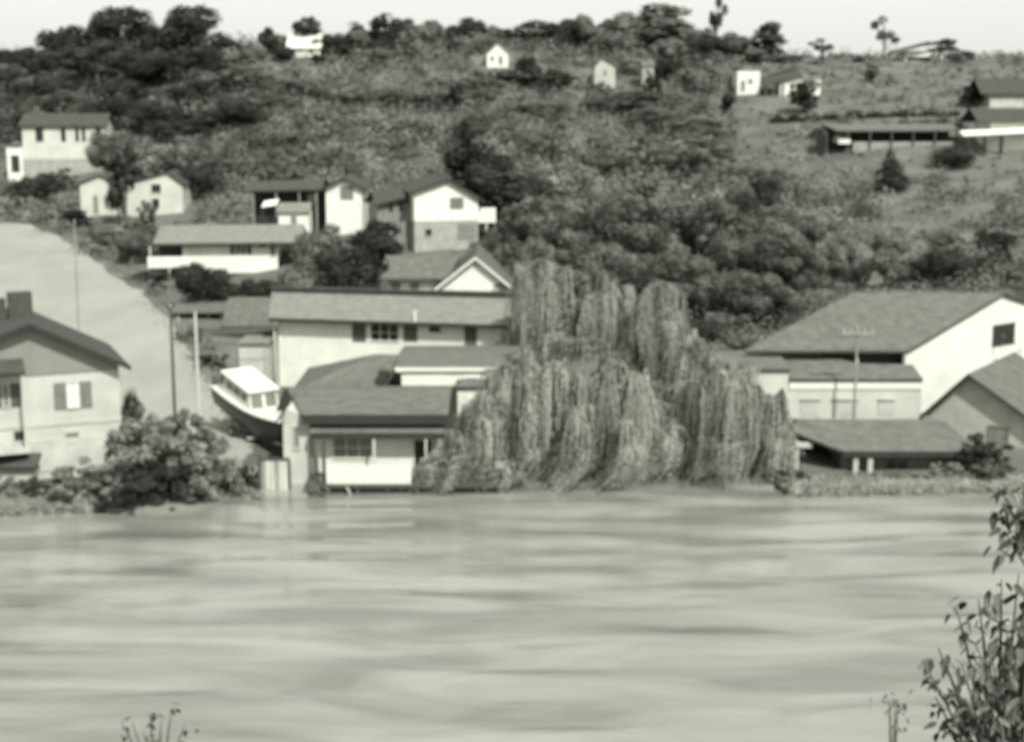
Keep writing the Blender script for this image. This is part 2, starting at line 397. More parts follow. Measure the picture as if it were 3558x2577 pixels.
    def window(s, x0, y0, x1, y1, wall='front', pane=None, frame=None, mull=(1,1), shutters=None, off=0.0, label=None):
        u0, v1 = s.hit(x0, y0, wall, off); u1, v0 = s.hit(x1, y1, wall, off)
        if wall == 'left': u0, u1 = min(u0,u1), max(u0,u1)
        fw = 0.07; frame = frame or TRIM
        b = MB()
        def pl(a0, a1, c0, c1, d0, d1):
            if wall == 'front': b.box(a0, a1, off-d1, off-d0, c0, c1)
            elif wall == 'left': b.box(-s.W/2-d1, -s.W/2-d0, a0, a1, c0, c1)
            else: b.box(s.W/2+d0, s.W/2+d1, a0, a1, c0, c1)
        pl(u0-fw,u1+fw,v1,v1+fw,0.002,0.07); pl(u0-fw,u1+fw,v0-fw,v0,0.002,0.09); pl(u0-fw,u0,v0,v1,0.002,0.07); pl(u1,u1+fw,v0,v1,0.002,0.07)
        for k in range(1, mull[0]): x = u0+(u1-u0)*k/mull[0]; pl(x-0.025,x+0.025,v0,v1,0.012,0.05)
        for k in range(1, mull[1]): z = v0+(v1-v0)*k/mull[1]; pl(u0,u1,z-0.02,z+0.02,0.012,0.048)
        w = b.build('window', frame, s.root)
        if label: w['label'] = label
        s.plate('pane', pane or GLASS, w, wall, u0, u1, v0, v1, 0.004, 0.022, off)
        if shutters:
            sw, sm = shutters
            for a, c in ((u0-fw-0.02-sw, u0-fw-0.02), (u1+fw+0.02, u1+fw+0.02+sw)):
                s.plate('shutter', sm, w, wall, a, c, v0-0.05, v1+0.05, 0.003, 0.06, off)
        return w
    def door(s, x0, y0, x1, y1, wall='front', m=None, off=0.0):
        u0, v1 = s.hit(x0, y0, wall, off); u1, v0 = s.hit(x1, y1, wall, off)
        d = s.plate('door', m or DARK, s.root, wall, u0, u1, v0, v1, 0.003, 0.05, off)
        s.plate('door_frame', TRIM, d, wall, u0-0.08, u0-0.004, v0, v1+0.08, 0.003, 0.08, off)
        s.plate('door_frame', TRIM, d, wall, u1+0.004, u1+0.08, v0, v1+0.08, 0.003, 0.08, off)
        return d
    def chimney(s, x, y, w, d, z0, z1, m=None):
        c = box('chimney', m or BRICK, s.roof, x-w/2, x+w/2, y-d/2, y+d/2, z0, z1)
        return c

# --- H1: shuttered gable house on the near left bank
H = House('gabled_house', 'pale gabled house with shuttered window on the left riverbank', -330, 69.8, 428, 73.8, 1600, 1.7)
pk = H.hit(100, 1128)[0]
H.gable_y(H.h(1262, 73.8), H.h(1128, 72.3)-H.h(1262, 73.8), 6.0, CREAM, ROOFD, over=0.5, rake=0.7, peak=pk, board=DARK, le=H.h(1290,70.5))
u, v = H.hit(300, 1262)
zt = H.h(1128, 72.3) - 0.14; ze = H.h(1262, 73.8)
MB().prism([(-H.W/2+0.05, ze-0.30), (H.W/2-0.01, ze-0.30), (H.W/2-0.01, ze-0.06), (pk, zt), (-H.W/2+0.05, ze-0.3)][:4], 'y', -0.07, -0.004).build('gable_cladding', GABLE, H.root)
H.window(232, 1332, 275, 1412, pane=CURT, frame=CREAM, mull=(2,2), shutters=(0.55, SHUTG))
H.window(8, 1338, 32, 1410, pane=GREYG, frame=CREAM, mull=(1,2), shutters=(0.45, SHUT))
H.window(48, 1498, 92, 1528, pane=GLASS, frame=STUCCO, mull=(1,1))
H.window(228, 1504, 272, 1532, pane=GREYG, frame=STUCCO, mull=(1,1))
H.plate('foundation_band', STUCCO, H.root, 'front', -H.W/2, H.W/2, -0.6, H.hit(200,1500)[1]-0.35, 0.003, 0.06)
H.plate('belt_course', STUCCO, H.root, 'front', -H.W/2, H.W/2, H.hit(200,1478)[1], H.hit(200,1470)[1], 0.003, 0.05)
# recessed porch on the left of the gable with its own small dark roof
u0 = H.hit(-300,1250)[0]; u1 = H.hit(78,1250)[0]; zp = H.hit(30,1262)[1]
MB().slab([(u0,-1.3,zp-0.25),(u1,-1.3,zp-0.25),(u1,-0.01,zp+0.25),(u0,-0.01,zp+0.25)], 0.13).build('porch_roof', ROOFD, H.root)
for uu in (u1-0.15, (u0+u1)/2): box('porch_post', CREAM, H.root, uu-0.07, uu+0.07, -1.22, -1.08, 0.9, zp-0.4)
box('porch_deck', STUCCO, H.root, u0, u1, -1.3, -0.06, 0.7, 0.9)
cx, cz = H.hit(66, 1015, off=3.0)
H.chimney(cx, 3.0, 1.15, 0.9, H.hit(100,1150,off=3.0)[1]-0.6, cz)
H.chimney(cx-0.9, 3.6, 0.5, 0.5, H.hit(100,1150,off=3.0)[1]-0.6, cz-0.35)
# low lean-to at the left bank edge
L = House('lean_to_shed', 'low dark-roofed lean-to at the foot of the left gabled house', -330, 70.9, 120, 70.9, 1640, 0.55, cat='shed')
L.depth = 0.75; w = L.W/2; e = L.h(1626)
box('wall', CREAM, L.root, -w, w, 0, 0.6, -1, e)
L.roof = MB().slab([(-w-0.2,-0.3,e+0.12),(w+0.2,-0.3,e+0.12),(w+0.2,0.62,e+0.62),(-w-0.2,0.62,e+0.62)], 0.12).build('roof', ROOFD, L.root)

# --- H2: small porch house at the waterline
H = House('porch_house', 'small stilted house with deep front porch at the waterline beside willows', 1085, 74.2, 1520, 74.2, 1600, 0.75)
zr = zat(1352, 77.6)-0.2; ez = H.h(1452, 73.4)
H.depth = 6.6; w = H.W/2
fl = H.h(1684, 72.2)
MB().prism([(0,-0.2),(6.6,-0.2),(6.6,ez),(3.4,zr-H.z0),(0,ez+0.05)], 'x', -w, w).build('wall', WHITE, H.root)
rz = zr-H.z0; s1 = (rz-ez)/4.3; u = 0.2
r = MB(); lx = H.hit(1000,1352,off=3.4)[0]; ex = H.hit(1046,1440,off=-0.9)[0]
r.slab([(ex,-0.9,ez+u),(w+0.6,-0.9,ez+u),(w+0.6,3.4,rz+u),(lx,3.4,rz+u)], 0.18)
r.slab([(lx,3.402,rz+u),(w+0.6,3.402,rz+u),(w+0.6,7.2,ez+u-0.1),(lx,7.2,ez+u-0.1)], 0.18)
H.roof = r.build('roof', ROOFM, H.root)
box('fascia', DARK, H.roof, ex+0.05, w+0.6, -0.96, -0.904, ez-0.28, ez+u-0.02)
MB().slab([(-w+0.05,-1.05,ez-0.68),(w+0.4,-1.05,ez-0.68),(w+0.4,-0.3,ez-0.40),(-w+0.05,-0.3,ez-0.40)], 0.10).build('porch_roof', ROOFM, H.root)
box('porch_beam', DARK, H.root, -w+0.05, w+0.35, -1.02, -0.88, ez-1.02, ez-0.785)
# pale left end wing, stepped forward
ul = H.hit(985, 1560, off=-0.3)[0]; ur = H.hit(1078, 1560, off=-0.3)[0]
MB().prism([(ul,-1.0),(ur,-1.0),(ur,ez-0.05),(ul+0.2,ez+0.35),(ul,ez-0.6)], 'y', -0.3, 3.0).build('end_wing_wall', CREAM, H.root)
H.window(1020, 1482, 1040, 1556, pane=GREYG, frame=CREAM, off=-0.302)
q = [H.hit(a, b, off=-0.8) for a, b in ((958,1428),(990,1428),(1010,1378),(996,1350),(985,1356))]
MB().prism(q, 'y', -0.8, -0.7).build('wing_barge_board', DARK, H.root)
MB().slab([(ul-0.35,-0.69,ez-0.25),(ul+0.25,-0.69,ez+0.62),(ul+0.25,3.3,ez+0.62),(ul-0.35,3.3,ez-0.25)], 0.14).build('wing_roof', ROOFD, H.root)
for px in (1092, 1124):
    uu = H.hit(px, 1560, off=-0.95)[0]; box('porch_post', WOODD, H.root, uu-0.08, uu+0.08, -1.02, -0.88, fl, ez-1.022)
for px in (1300, 1480):
    uu = H.hit(px, 1560, off=-0.95)[0]; box('porch_post', WOODP, H.root, uu-0.05, uu+0.05, -1.0, -0.9, fl, ez-1.022)
H.window(1160, 1520, 1290, 1588, pane=GREYG, frame=TRIM, mull=(3,2))
H.door(1440, 1530, 1500, 1682, m=DARK)
box('deck_floor', WOODD, H.root, -w-0.15, w+3.2, -2.05, -0.02, fl-0.14, fl)
box('underfloor_shade_strip', WOODD, H.root, -w+0.1, w+3.1, -1.78, -1.7, -1.4, fl-0.142)  # dark boards added to stand for the shaded void under the deck
k = 0
for px in np.linspace(1140, 1760, 7):
    uu = H.hit(px, 1700, off=-1.9)[0]; box('stilt', WOODD, H.root, uu-0.08, uu+0.08, -1.98, -1.82, -1.6, fl-0.141)
a = H.hit(1205, 1690, off=-2.0); b = H.hit(1240, 1760, off=-2.0)
MB().tube([(a[0],-2.04,a[1]),(b[0],-2.04,b[1])], 0.05, 6).build('brace', WOODP, H.root)
bx0, by0 = H.hit(1135, 1600, off=-1.6); bx1, by1 = H.hit(1430, 1600, off=-1.6)
rz0 = fl+0.95
box('porch_rail', TRIM, H.root, bx0, bx1, -1.9, -1.84, fl+0.86, rz0)
n = 16
for i in range(n):
    x = bx0+(bx1-bx0)*(i+0.5)/n; box('porch_panel', TRIM, H.root, x-(bx1-bx0)/n/2+0.012, x+(bx1-bx0)/n/2-0.012, -1.885, -1.855, fl+0.02, fl+0.858)

# --- board gate and planked bin beside the porch house
gz = 0.25
G = empty('board_gate', P(955, 1650, 73.0)); G.location.z = gz; tag(G, 'weathered board gate with dark top rail left of the porch house', 'gate')
gw = 95/F*73/2; gt = zat(1590, 73)-gz
box('top_rail', WOODD, G, -gw-0.08, gw+0.08, -0.09, 0.05, gt-0.14, gt)
box('gate_post', WOODD, G, -gw-0.17, -gw, -0.1, 0.1, -1, gt+0.15)
box('gate_post', WOODD, G, gw, gw+0.12, -0.1, 0.1, -1, gt-0.15)
box('bottom_rail', WOODD, G, -gw, gw, -0.03, 0.04, 0.25, 0.37)
for i in range(6):
    x = -gw+(i+0.5)*2*gw/6; box('plank', WOODP if i % 3 else WOOD, G, x-gw/6+0.012, x+gw/6-0.012, -0.07-0.006*(i%2), -0.04, -0.3, gt-0.142)

# --- H3: grey L-roofed house between the porch house and the long house
H = House('cross_roofed_house', 'white house with broad grey roofs between long house and porch house', 1395, 81.5, 1790, 81.5, 1320, 0.9)
zr = zat(1222, 85)-H.z0; ez = H.h(1285, 81.5)
H.gable_x(ez, zr-ez-0.19, 7.0, WHITE, ROOFM, over=0.15, rake=0.35, fascia=TRIM)
x0 = H.hit(1010,1345,off=0)[0]; x1 = H.hit(1300,1228,off=3.5)[0]; zl = zat(1352,82)-H.z0; xa = -H.W/2-0.36
r = MB()
r.slab([(x0,-0.6,zl),(x0+3.2,-0.6,zl+0.12),(xa+0.2,3.3,zr-0.1),(x1,3.3,zr-0.1)], 0.16)
r.slab([(x0+3.22,-0.6,zl+0.12),(xa-0.6,-0.6,zl+0.3),(xa-0.02,-0.2,ez),(xa-0.02,3.3,zr-0.1),(xa+0.18,3.3,zr-0.1)], 0.16)
r.slab([(x0,-0.6,zl-0.004),(x1,3.302,zr-0.104),(xa-0.02,3.302,zr-0.104),(xa-0.02,7.2,zl),(x0,7.2,zl)], 0.16)
r.build('wing_roof', ROOFM, H.root)
box('wing_wall', WHITE, H.root, x0+0.5, -H.W/2-0.02, 0.3, 6.6, -1, zl-0.17)
cx, cz = H.hit(1332, 1288, off=-0.3)
box('roof_vent_box', ROOFD, H.root, cx-0.28, cx+0.28, -0.45, 0.35, zl-0.6, cz)
H.window(1620, 1312, 1660, 1340, pane=GREYG)
# white annex at the right end of it
A = House('white_annex', 'narrow white annex wall rising beside the willow above the porch roof', 1590, 79.4, 1700, 79.4, 1400, 0.8, cat='shed')
A.hip(A.h(1352), 0.25, 1.7, WHITE, ROOFM, over=0.12, inset=0.4)
A.window(1630, 1385, 1668, 1420, pane=CURT)

# --- H4: the long white house
H = House('long_white_house', 'long low white house with pale roof and dark shuttered picture window', 968, 96.5, 1792, 93.5, 1200, 1.2)
yr = 4.2
zr = (zat(1016, 99.2)+zat(1037,97.8))/2-H.z0; ez = H.h(1112)
H.gable_x(ez, zr-ez-0.2, 8.4, WHITE, ROOFP, over=0.75, rake=0.35, fascia=DARK, rl=1.55)
z = zr+0.02
box('ridge_cap', ROOFD, H.roof, -H.W/2-1.9, H.W/2+0.35, 3.9, 4.5, z-0.02, z+0.27)
H.window(1290, 1126, 1384, 1184, pane=GLASS, mull=(3,2), frame=TRIM)
for a, b in ((1224,1272),(1402,1450)):
    u0, v1 = H.hit(a,1120); u1, v0 = H.hit(b,1186); H.plate('shutter', SHUT, H.root, 'front', u0, u1, v0, v1, 0.003, 0.06)
H.window(1492, 1134, 1530, 1154, pane=GLASS)
H.door(1614, 1128, 1658, 1208, m=SHUT)
H.plate('corner_board', TRIM, H.root, 'front', -H.W/2, -H.W/2+0.14, -0.8, ez-0.1, 0.003, 0.05)
MB().tube([(-H.W/2-0.2,-0.7,ez-0.2),(-H.W/2-0.2,-0.2,ez-0.5),(-H.W/2-0.12,-0.12,-0.8)],0.06,6).build('downpipe', TRIM, H.root)
u,v = H.hit(1450,1100); MB().tube([(u,-0.6,ez+0.05),(u,-0.6,ez+0.75)],[0.09,0.07],8).build('vent_pipe', TRIM, H.root)
# pale block shed at its left end
S = House('block_shed', 'plain pale flat-topped shed at the left end of the long white house', 832, 94.5, 930, 94.5, 1250, 0.9, cat='shed')
S.depth = 3.0; w = S.W/2; e = S.h(1200)
box('wall', STUCCO, S.root, -w, w, 0, 3, -1, e)
S.roof = box('roof', ROOFP, S.root, -w-0.12, w+0.12, -0.12, 3.12, e+0.01, e+0.16)
S.plate('belt_course', BLOCK, S.root, 'front', -w, w, e-0.9, e-0.82, 0.003, 0.04)
S.plate('downpipe', BLOCK, S.root, 'front', w-0.2, w-0.1, -0.5, e-0.02, 0.003, 0.1)

# --- H5: gable house just behind the long house
H = House('white_gable_house', 'white front gable with bright barge board rising behind the long house', 1515, 112, 1782, 112, 980, 2.0)
pk = H.hit(1652, 905)[0]
ez = H.h(1005); top = H.h(898)
H.gable_y(ez, top-ez, 9, WHITE, ROOFM, over=0.35, rake=0.45, peak=pk, board=TRIM)
H.window(1715, 985, 1745, 1004, pane=GREYG)
x0 = H.hit(1335,970,off=2)[0]; zl = H.h(968,114); zrg = zat(886,117)-H.z0
box('wing_wall', WHITE, H.root, x0+0.2, -H.W/2-0.02, 2.0, 7, -1, zl)
r = MB(); r.slab([(x0-0.3,1.4,zl+0.08),(-H.W/2+0.9,1.4,zl+0.08),(-H.W/2+1.6,5,zrg),(x0-0.1,5,zrg)],0.15)
r.slab([(x0-0.1,5.002,zrg),(-H.W/2+1.6,5.002,zrg),(-H.W/2+0.9,8,zl+0.08),(x0-0.3,8,zl+0.08)],0.15)
r.build('wing_roof', ROOFM, H.root)
for px in (1375, 1440): u, v = H.hit(px, 985, off=2); H.plate('window_bay', GREYG, H.root, 'front', u-0.35, u+0.35, zl-1.2, zl-0.3, 0.003, 0.04, off=2)

# --- H11: dark-porched cottage left of the long house
H = House('dark_porch_cottage', 'small cottage with dark open porch left of the long white house', 790, 119, 958, 119, 1150, 0.45)
ez = H.h(1128); zr = zat(1040, 122)-H.z0
H.gable_x(ez, zr-ez, 6, CREAM, ROOFM, over=0.4)
w = H.W/2
MB().slab([(-w-2.2,-2.3,ez-0.55),(w+0.2,-2.3,ez-0.25),(w+0.2,-0.4,ez-0.08),(-w-2.2,-0.4,ez-0.3)],0.15).build('porch_roof', ROOFD, H.root)
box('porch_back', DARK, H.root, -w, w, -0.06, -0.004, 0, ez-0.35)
for x in (-w-2.0, -w, 0.1, w*0.6): box('porch_post', WOODP, H.root, x-0.09, x+0.09, -2.2, -2.02, -0.8, ez-0.7)
box('porch_floor', WOOD, H.root, -w-2.1, w, -2.25, -0.07, 0.0, 0.18)
# low dark shelter beyond it
H = House('dark_shelter', 'low open dark shelter with pale roof on the ramp edge', 610, 122.5, 770, 122.5, 1110, 0.5, cat='shelter')
w = H.W/2; ez = H.h(1082)
H.roof = MB().slab([(-w-0.4,-0.4,ez),(w+0.3,-0.4,ez),(w+0.3,3.2,ez+0.5),(-w-0.4,3.2,ez+0.5)],0.14).build('roof', ROOFM, H.root)
box('back_wall', DARK, H.root, -w, w, 2.6, 2.75, -1, ez+0.25)
for x in (-w, -w*0.2, w*0.45, w): box('post', WOODD, H.root, x-0.08, x+0.08, -0.2, -0.04, -1.2, ez-0.15)

# --- H8: balcony house on the ramp slope
H = House('balcony_house', 'long white house with pale eaves and left balcony above the ramp', 635, 150, 965, 151, 900, 1.7)
ez = H.h(838); zr = zat(782, 153.6)-H.z0
w = H.W/2; xl = H.hit(530,838,off=-0.9)[0]; xr = H.hit(1062,838,off=-0.9)[0]
MB().prism([(0,-1.5),(7,-1.5),(7,ez),(3.6,zr-0.2),(0,ez)],'x',-w,w).build('wall', WHITE, H.root)
r = MB(); r.slab([(xl,-0.9,ez-0.08),(xr,-0.9,ez-0.08),(xr-0.3,3.6,zr),(xl+0.3,3.6,zr)],0.17)
r.slab([(xl+0.3,3.602,zr),(xr-0.3,3.602,zr),(xr,7.8,ez-0.08),(xl,7.8,ez-0.08)],0.17)
H.roof = r.build('roof', ROOFP, H.root)
box('fascia', DARK, H.roof, xl, xr, -0.96, -0.904, ez-0.36, ez-0.1)
for a, b in ((800,815),(858,874)):
    u0, v1 = H.hit(a,842); u1, v0 = H.hit(b,884); H.plate('shutter', SHUT, H.root, 'front', u0, u1, v0, v1, 0.003, 0.07)
H.window(818, 845, 855, 882, pane=GREYG, mull=(2,1)); H.window(898, 842, 925, 858, pane=GLASS); H.window(660, 850, 700, 880, pane=CURT)
u0, v1 = H.hit(540,842); u1, v0 = H.hit(618,888)
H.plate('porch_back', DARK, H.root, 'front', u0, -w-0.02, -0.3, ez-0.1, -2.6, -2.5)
b0, bt = H.hit(512,892,off=-1.4); b1, bb = H.hit(660,928,off=-1.4)
box('balcony_floor', WOODP, H.root, b0, b1, -1.4, 2.3, bb-0.1, bb+0.02)
box('balcony_front', TRIM, H.root, b0, b1, -1.47, -1.402, bb-0.05, bt)
for x in (b0+0.15, (b0+b1)/2, b1-0.2): box('stilt', WOODP, H.root, x-0.08, x+0.08, -1.36, -1.2, -3, bb-0.1)
box('balcony_post', WOODP, H.root, b0+0.2, b0+0.34, -1.38, -1.24, bt, ez-0.3)
p0 = H.hit(790,946)[0]; p1 = H.hit(972,950)[0]; zb = H.hit(880,948)[1]
box('foundation_shade_panel', DARK, H.root, p0, w+0.4, -0.09, -0.005, -1.5, zb)  # dark panel on the wall face, standing in for a shaded underside
H.window(938, 850, 958, 890, pane=GREYG)

# --- pale sheds above the balcony house
A = House('pale_outbuilding', 'small bright outbuilding above the right end of the balcony house roof', 968, 159, 1072, 159, 760, 3.6, cat='shed')
A.gable_x(A.h(738), 0.75, 3, WHITE, ROOFP, over=0.25, rake=0.2); A.door(1010, 750, 1032, 790, m=GREYG)
A = House('canvas_shelter', 'tiny white sloped canopy in shrubs beside the narrow gable house', 910, 160, 962, 160, 700, zat(735,160), cat='shelter')
w = A.W/2; e = A.h(706)
MB().slab([(-w,-0.5,e-0.35),(w,-0.5,e-0.1),(w,1.6,e+0.35),(-w,1.6,e+0.1)],0.08).build('canopy', WHITE, A.root)
for x, y in ((-w+0.1,-0.4),(w-0.1,-0.4),(-w+0.1,1.4),(w-0.1,1.4)): box('pole', WOODD, A.root, x-0.04, x+0.04, y-0.04, y+0.04, -0.8, e-0.3)

# --- H7: narrow tall gable house with a long dark roof
H = House('narrow_gable_house', 'narrow tall white gable house with one upper window on the slope', 1132, 162, 1258, 162, 700, 4.6)
ez = H.h(655); top = H.h(622)
H.gable_y(ez, top-ez, 7, WHITE, ROOFD, over=0.5, rake=0.5, board=DARK)
H.window(1184, 650, 1226, 690, pane=GREYG, mull=(2,2), frame=SHUTG)
x0 = H.hit(855,650,off=1.5)[0]; z1 = H.h(650,163.5); z2 = H.h(628,166)
r = MB(); r.slab([(x0,0.3,z1-0.3),(-H.W/2-0.45,0.3,z1-0.15),(-H.W/2-0.45,4,z2+0.25),(x0+0.5,4,z2-0.1)],0.2)
r.slab([(x0+0.5,4.002,z2-0.1),(-H.W/2-0.45,4.002,z2+0.25),(-H.W/2-0.45,7,z1),(x0,7,z1-0.3)],0.2)
r.build('wing_roof', ROOFD, H.root)
box('wing_wall', DARK, H.root, x0+0.6, -H.W/2-0.02, 2.6, 6.6, -1.5, z1-0.35)  # wall coloured dark to give the shadow under the wing roof
for px in (880, 960, 1040, 1100): u = H.hit(px,690,off=0.6)[0]; box('porch_post', WOOD, H.root, u-0.08, u+0.08, 0.5, 0.66, -1.5, z1-0.42)
u, v = H.hit(1085, 690, off=2.58); H.plate('window_bay', CREAM, H.root, 'front', u-0.5, u+0.5, v-0.4, v+0.5, 0.003, 0.05, off=2.58)

# --- H6: gable house on a block basement
H = House('basement_gable_house', 'white gable house on a grey block basement below the wooded hill', 1440, 150, 1662, 151.5, 770, 3.9)
ez = H.h(690,151); el = H.h(668,150); pk = H.hit(1556, 625)[0]; top = H.hit(1556,625)[1]
zb = H.hit(1550, 768)[1]
H.gable_y(ez, top-ez, 9, WHITE, ROOFD, over=0.55, rake=0.5, peak=pk, board=DARK, le=el, base=zb)
box('basement_wall', BLOCK, H.root, -H.W/2+0.02, H.W/2-0.02, 0.05, 8.9, -1.5, zb-0.004)
H.window(1566, 690, 1608, 722, pane=GREYG, frame=SHUT, mull=(2,1))
H.window(1478, 796, 1500, 818, pane=GLASS, frame=BLOCK, off=0.05)
u0, v1 = H.hit(1590,775,off=0.05); u1, v0 = H.hit(1655,830,off=0.05)
H.plate('garage_door', SHUTG, H.root, 'front', u0, u1, v0, v1-0.03, 0.003, 0.06, off=0.05)
x1 = H.hit(1722,730,off=0.6)[0]; zf = H.hit(1690,770,off=0.6)[1]; zt = H.hit(1690,722,off=0.6)[1]
box('side_porch_wall', WHITE, H.root, H.W/2+0.02, x1, 0.5, 0.62, zf-0.1, zt); box('side_porch_floor', WOODP, H.root, H.W/2+0.02, x1, 0.62, 6, zf-0.2, zf-0.05)
for x in (x1-0.1, (x1+H.W/2)/2): box('side_porch_post', WOODP, H.root, x-0.08, x+0.08, 0.52, 0.68, -2, zf-0.2)
box('side_porch_back', DARK, H.root, H.W/2+0.01, H.W/2+0.05, 0.7, 6, zf, ez-0.4)
x0 = H.hit(1290,700,off=3.0)[0]; za = H.h(688,153); zbk = H.h(635,157)
r = MB(); r.slab([(x0,1.6,za-0.5),(-H.W/2-0.57,1.6,za+0.2),(-H.W/2-0.57,5,za+1.3),(x0+0.4,5,za+0.6)],0.22)
r.slab([(x0+0.4,5.002,za+0.6),(-H.W/2-0.57,5.002,za+1.3),(-H.W/2-0.57,8.4,za),(x0,8.4,za-0.6)],0.22)
r.build('wing_roof', ROOFD, H.root)
box('wing_wall', SHUTG, H.root, x0+0.5, -H.W/2-0.02, 2.2, 8, -1.5, za-0.45)
for a, b in ((1350,1366),(1385,1402)):
    u0,v1 = H.hit(a,690,off=2.2); u1,v0 = H.hit(b,735,off=2.2); H.plate('window_bay', DARK, H.root, 'front', u0, u1, v0, v1, 0.003, 0.05, off=2.2)

# --- H9: two-storey house upper left
H = House('two_storey_house', 'white two-storey house with row of dark upper windows at far left', 82, 225, 368, 226, 560, 7.0)
ez = H.h(436); zr = zat(398, 229)-H.z0
H.gable_x(ez, zr-ez, 7, OFFW, ROOFD, over=0.5, rake=0.4)
for a, b in ((124,150),(212,228),(262,274),(285,296),(334,350)): H.window(a, 446, b, 490, pane=GLASS, frame=SHUT)
H.plate('basement_face', BLOCK, H.root, 'front', -H.W/2, H.W/2, -1, H.hit(200,552)[1], 0.003, 0.08)
x0 = H.hit(22,520,off=-0.5)[0]; zt = H.h(508)
box('annex_wall', WHITE, H.root, x0, -H.W/2-0.02, -0.5, 5, -1.5, zt); box('annex_roof', ROOFM, H.root, x0-0.2, -H.W/2-0.02, -0.7, 5.2, zt+0.01, zt+0.2)
H.door(38, 540, 70, 598, m=DARK, off=-0.5)

# --- H10: two white gables half hidden by trees
H = House('tree_hidden_cottage', 'white cottage gable partly hidden by dark trees above the ramp', 280, 192, 415, 192, 700, 4.0)
H.gable_y(H.h(640), H.h(612)-H.h(640), 6, OFFW, ROOFD, over=0.3, rake=0.3); H.door(322, 680, 344, 742, m=SHUTG)
H = House('sunlit_cottage', 'bright white two-bay cottage with central dark window right of hidden cottage', 440, 190, 635, 190, 700, 4.2)
H.gable_y(H.h(640), H.h(602)-H.h(640), 6, OFFW, ROOFD, over=0.3, rake=0.3, peak=H.hit(580,620)[0])
H.window(525, 640, 560, 670, pane=GLASS); H.window(528, 690, 555, 720, pane=GLASS)

# --- hilltop houses
H = House('hill_cottage', 'small bright white gable cottage alone on the upper slope', 1692, 272, 1766, 272, 220, zat(262,272))
H.gable_y(H.h(190), H.h(156)-H.h(190), 5, WHITE, OFFW, over=0.15, rake=0.15); H.window(1704, 196, 1716, 212, pane=GREYG); H.door(1734, 196, 1746, 226, m=GREYG); H.chimney(0.9, 2.5, 0.5, 0.5, H.h(185), H.h(150))
H = House('pale_roofed_house', 'house with bright sloping roof on the skyline beside dark trees', 1000, 292, 1112, 292, 170, zat(190,292))
H.gable_x(H.h(166), H.h(118)-H.h(166), 7, OFFW, OFFW, over=0.4, rake=0.4); H.window(1030, 168, 1050, 178); H.door(1075, 168, 1088, 186)
H = House('pale_gable_cottage', 'dim pale gable cottage between shrubs on the upper hillside', 2066, 262, 2138, 262, 250, zat(282,262))
H.gable_y(H.h(232), H.h(204)-H.h(232), 6, STUCCO, ROOFM, over=0.2, rake=0.2, peak=-0.6); H.window(2095, 245, 2110, 262, pane=GREYG)
H = House('shrub_framed_cottage', 'tiny pale cottage front nearly swallowed by hillside shrubs', 2232, 262, 2272, 262, 250, zat(275,262))
H.gable_x(H.h(232), 1.0, 5, BLOCK, ROOFM, over=0.2, rake=0.2); H.window(2245, 242, 2258, 258, pane=GLASS)
H = House('sunlit_hill_house', 'bright white block house beside a dark-roofed veranda on the upper right slope', 2562, 255, 2640, 255, 300, zat(330,255))
H.hip(H.h(245), 0.4, 6, WHITE, ROOFP, over=0.15); H.window(2600, 275, 2615, 292, pane=GREYG); H.door(2575, 280, 2588, 318, m=GREYG)
H = House('veranda_house', 'low house with curved dark roof edge and posts on upper right slope', 2650, 253, 2850, 253, 310, zat(340,253))
w = H.W/2
H.roof = MB().slab([(-w,-0.6,H.h(298)),(-w*0.1,-0.6,H.h(272)),(w*0.35,-0.6,H.h(262)),(w*0.4,5,H.h(240)),(-w*0.1,5,H.h(246)),(-w,5,H.h(270))],0.3).build('roof', ROOFD, H.root)
box('wall', WHITE, H.root, -w*0.4, w, -0.1, 5, -1, H.h(280))
MB().slab([(w*0.36,-0.5,H.h(266)),(w*1.05,-0.5,H.h(292)),(w*1.05,5,H.h(285)),(w*0.42,5,H.h(246))],0.2).build('lower_roof', ROOFP, H.root)
for x in (-w*0.9,-w*0.65,-w*0.3,0.1): box('veranda_post', WOODD, H.root, x-0.12, x+0.12, -0.4, -0.16, -1, H.h(290)-0.2)
H = House('skyline_house', 'low wide-roofed house silhouetted on the right skyline', 3135, 290, 3290, 290, 200, zat(215,290))
w = H.W/2
H.roof = MB().slab([(-w-0.8,-0.6,H.h(178)),(w*0.5,-0.6,H.h(144)),(w+0.8,-0.6,H.h(152)),(w+0.8,6,H.h(150)),(w*0.5,6,H.h(141)),(-w-0.8,6,H.h(174))],0.3).build('roof', ROOFM, H.root)
box('wall', WHITE, H.root, -w*0.8, w*0.85, 0.8, 5.5, -1, H.h(172)-0.3)
H.plate('window_bay', DARK, H.root, 'front', -w*0.75, w*0.3, H.h(212), H.h(198), 0.003, 0.05, off=0.8)
H = House('right_edge_bungalow', 'pale bungalow with dark pitched roof cut by the right edge, upper', 3440, 232, 3640, 232, 340, zat(392,232))
H.gable_x(H.h(322), 2.0, 7, STUCCO, ROOFD, over=0.6, rake=1.6); H.window(3560,335,3590,365)
H = House('right_edge_terrace_house', 'white house with dark roof on terraced slope at right edge', 3440, 205, 3640, 205, 480, zat(535,205))
H.gable_x(H.h(420), 1.5, 7, WHITE, ROOFD, over=0.7, rake=2.0)
MB().slab([(-H.W/2-4.2,-2,H.h(468)),(H.W/2,-2,H.h(452)),(H.W/2,-0.1,H.h(440)),(-H.W/2-4.2,-0.1,H.h(455))],0.2).build('porch_roof', WHITE, H.root)
for x in (-H.W/2-3.4,-H.W/2-1.2,-H.W/2+1): box('porch_post', DARK, H.root, x-0.2, x+0.2, -1.9, -1.5, -1.5, H.h(472))
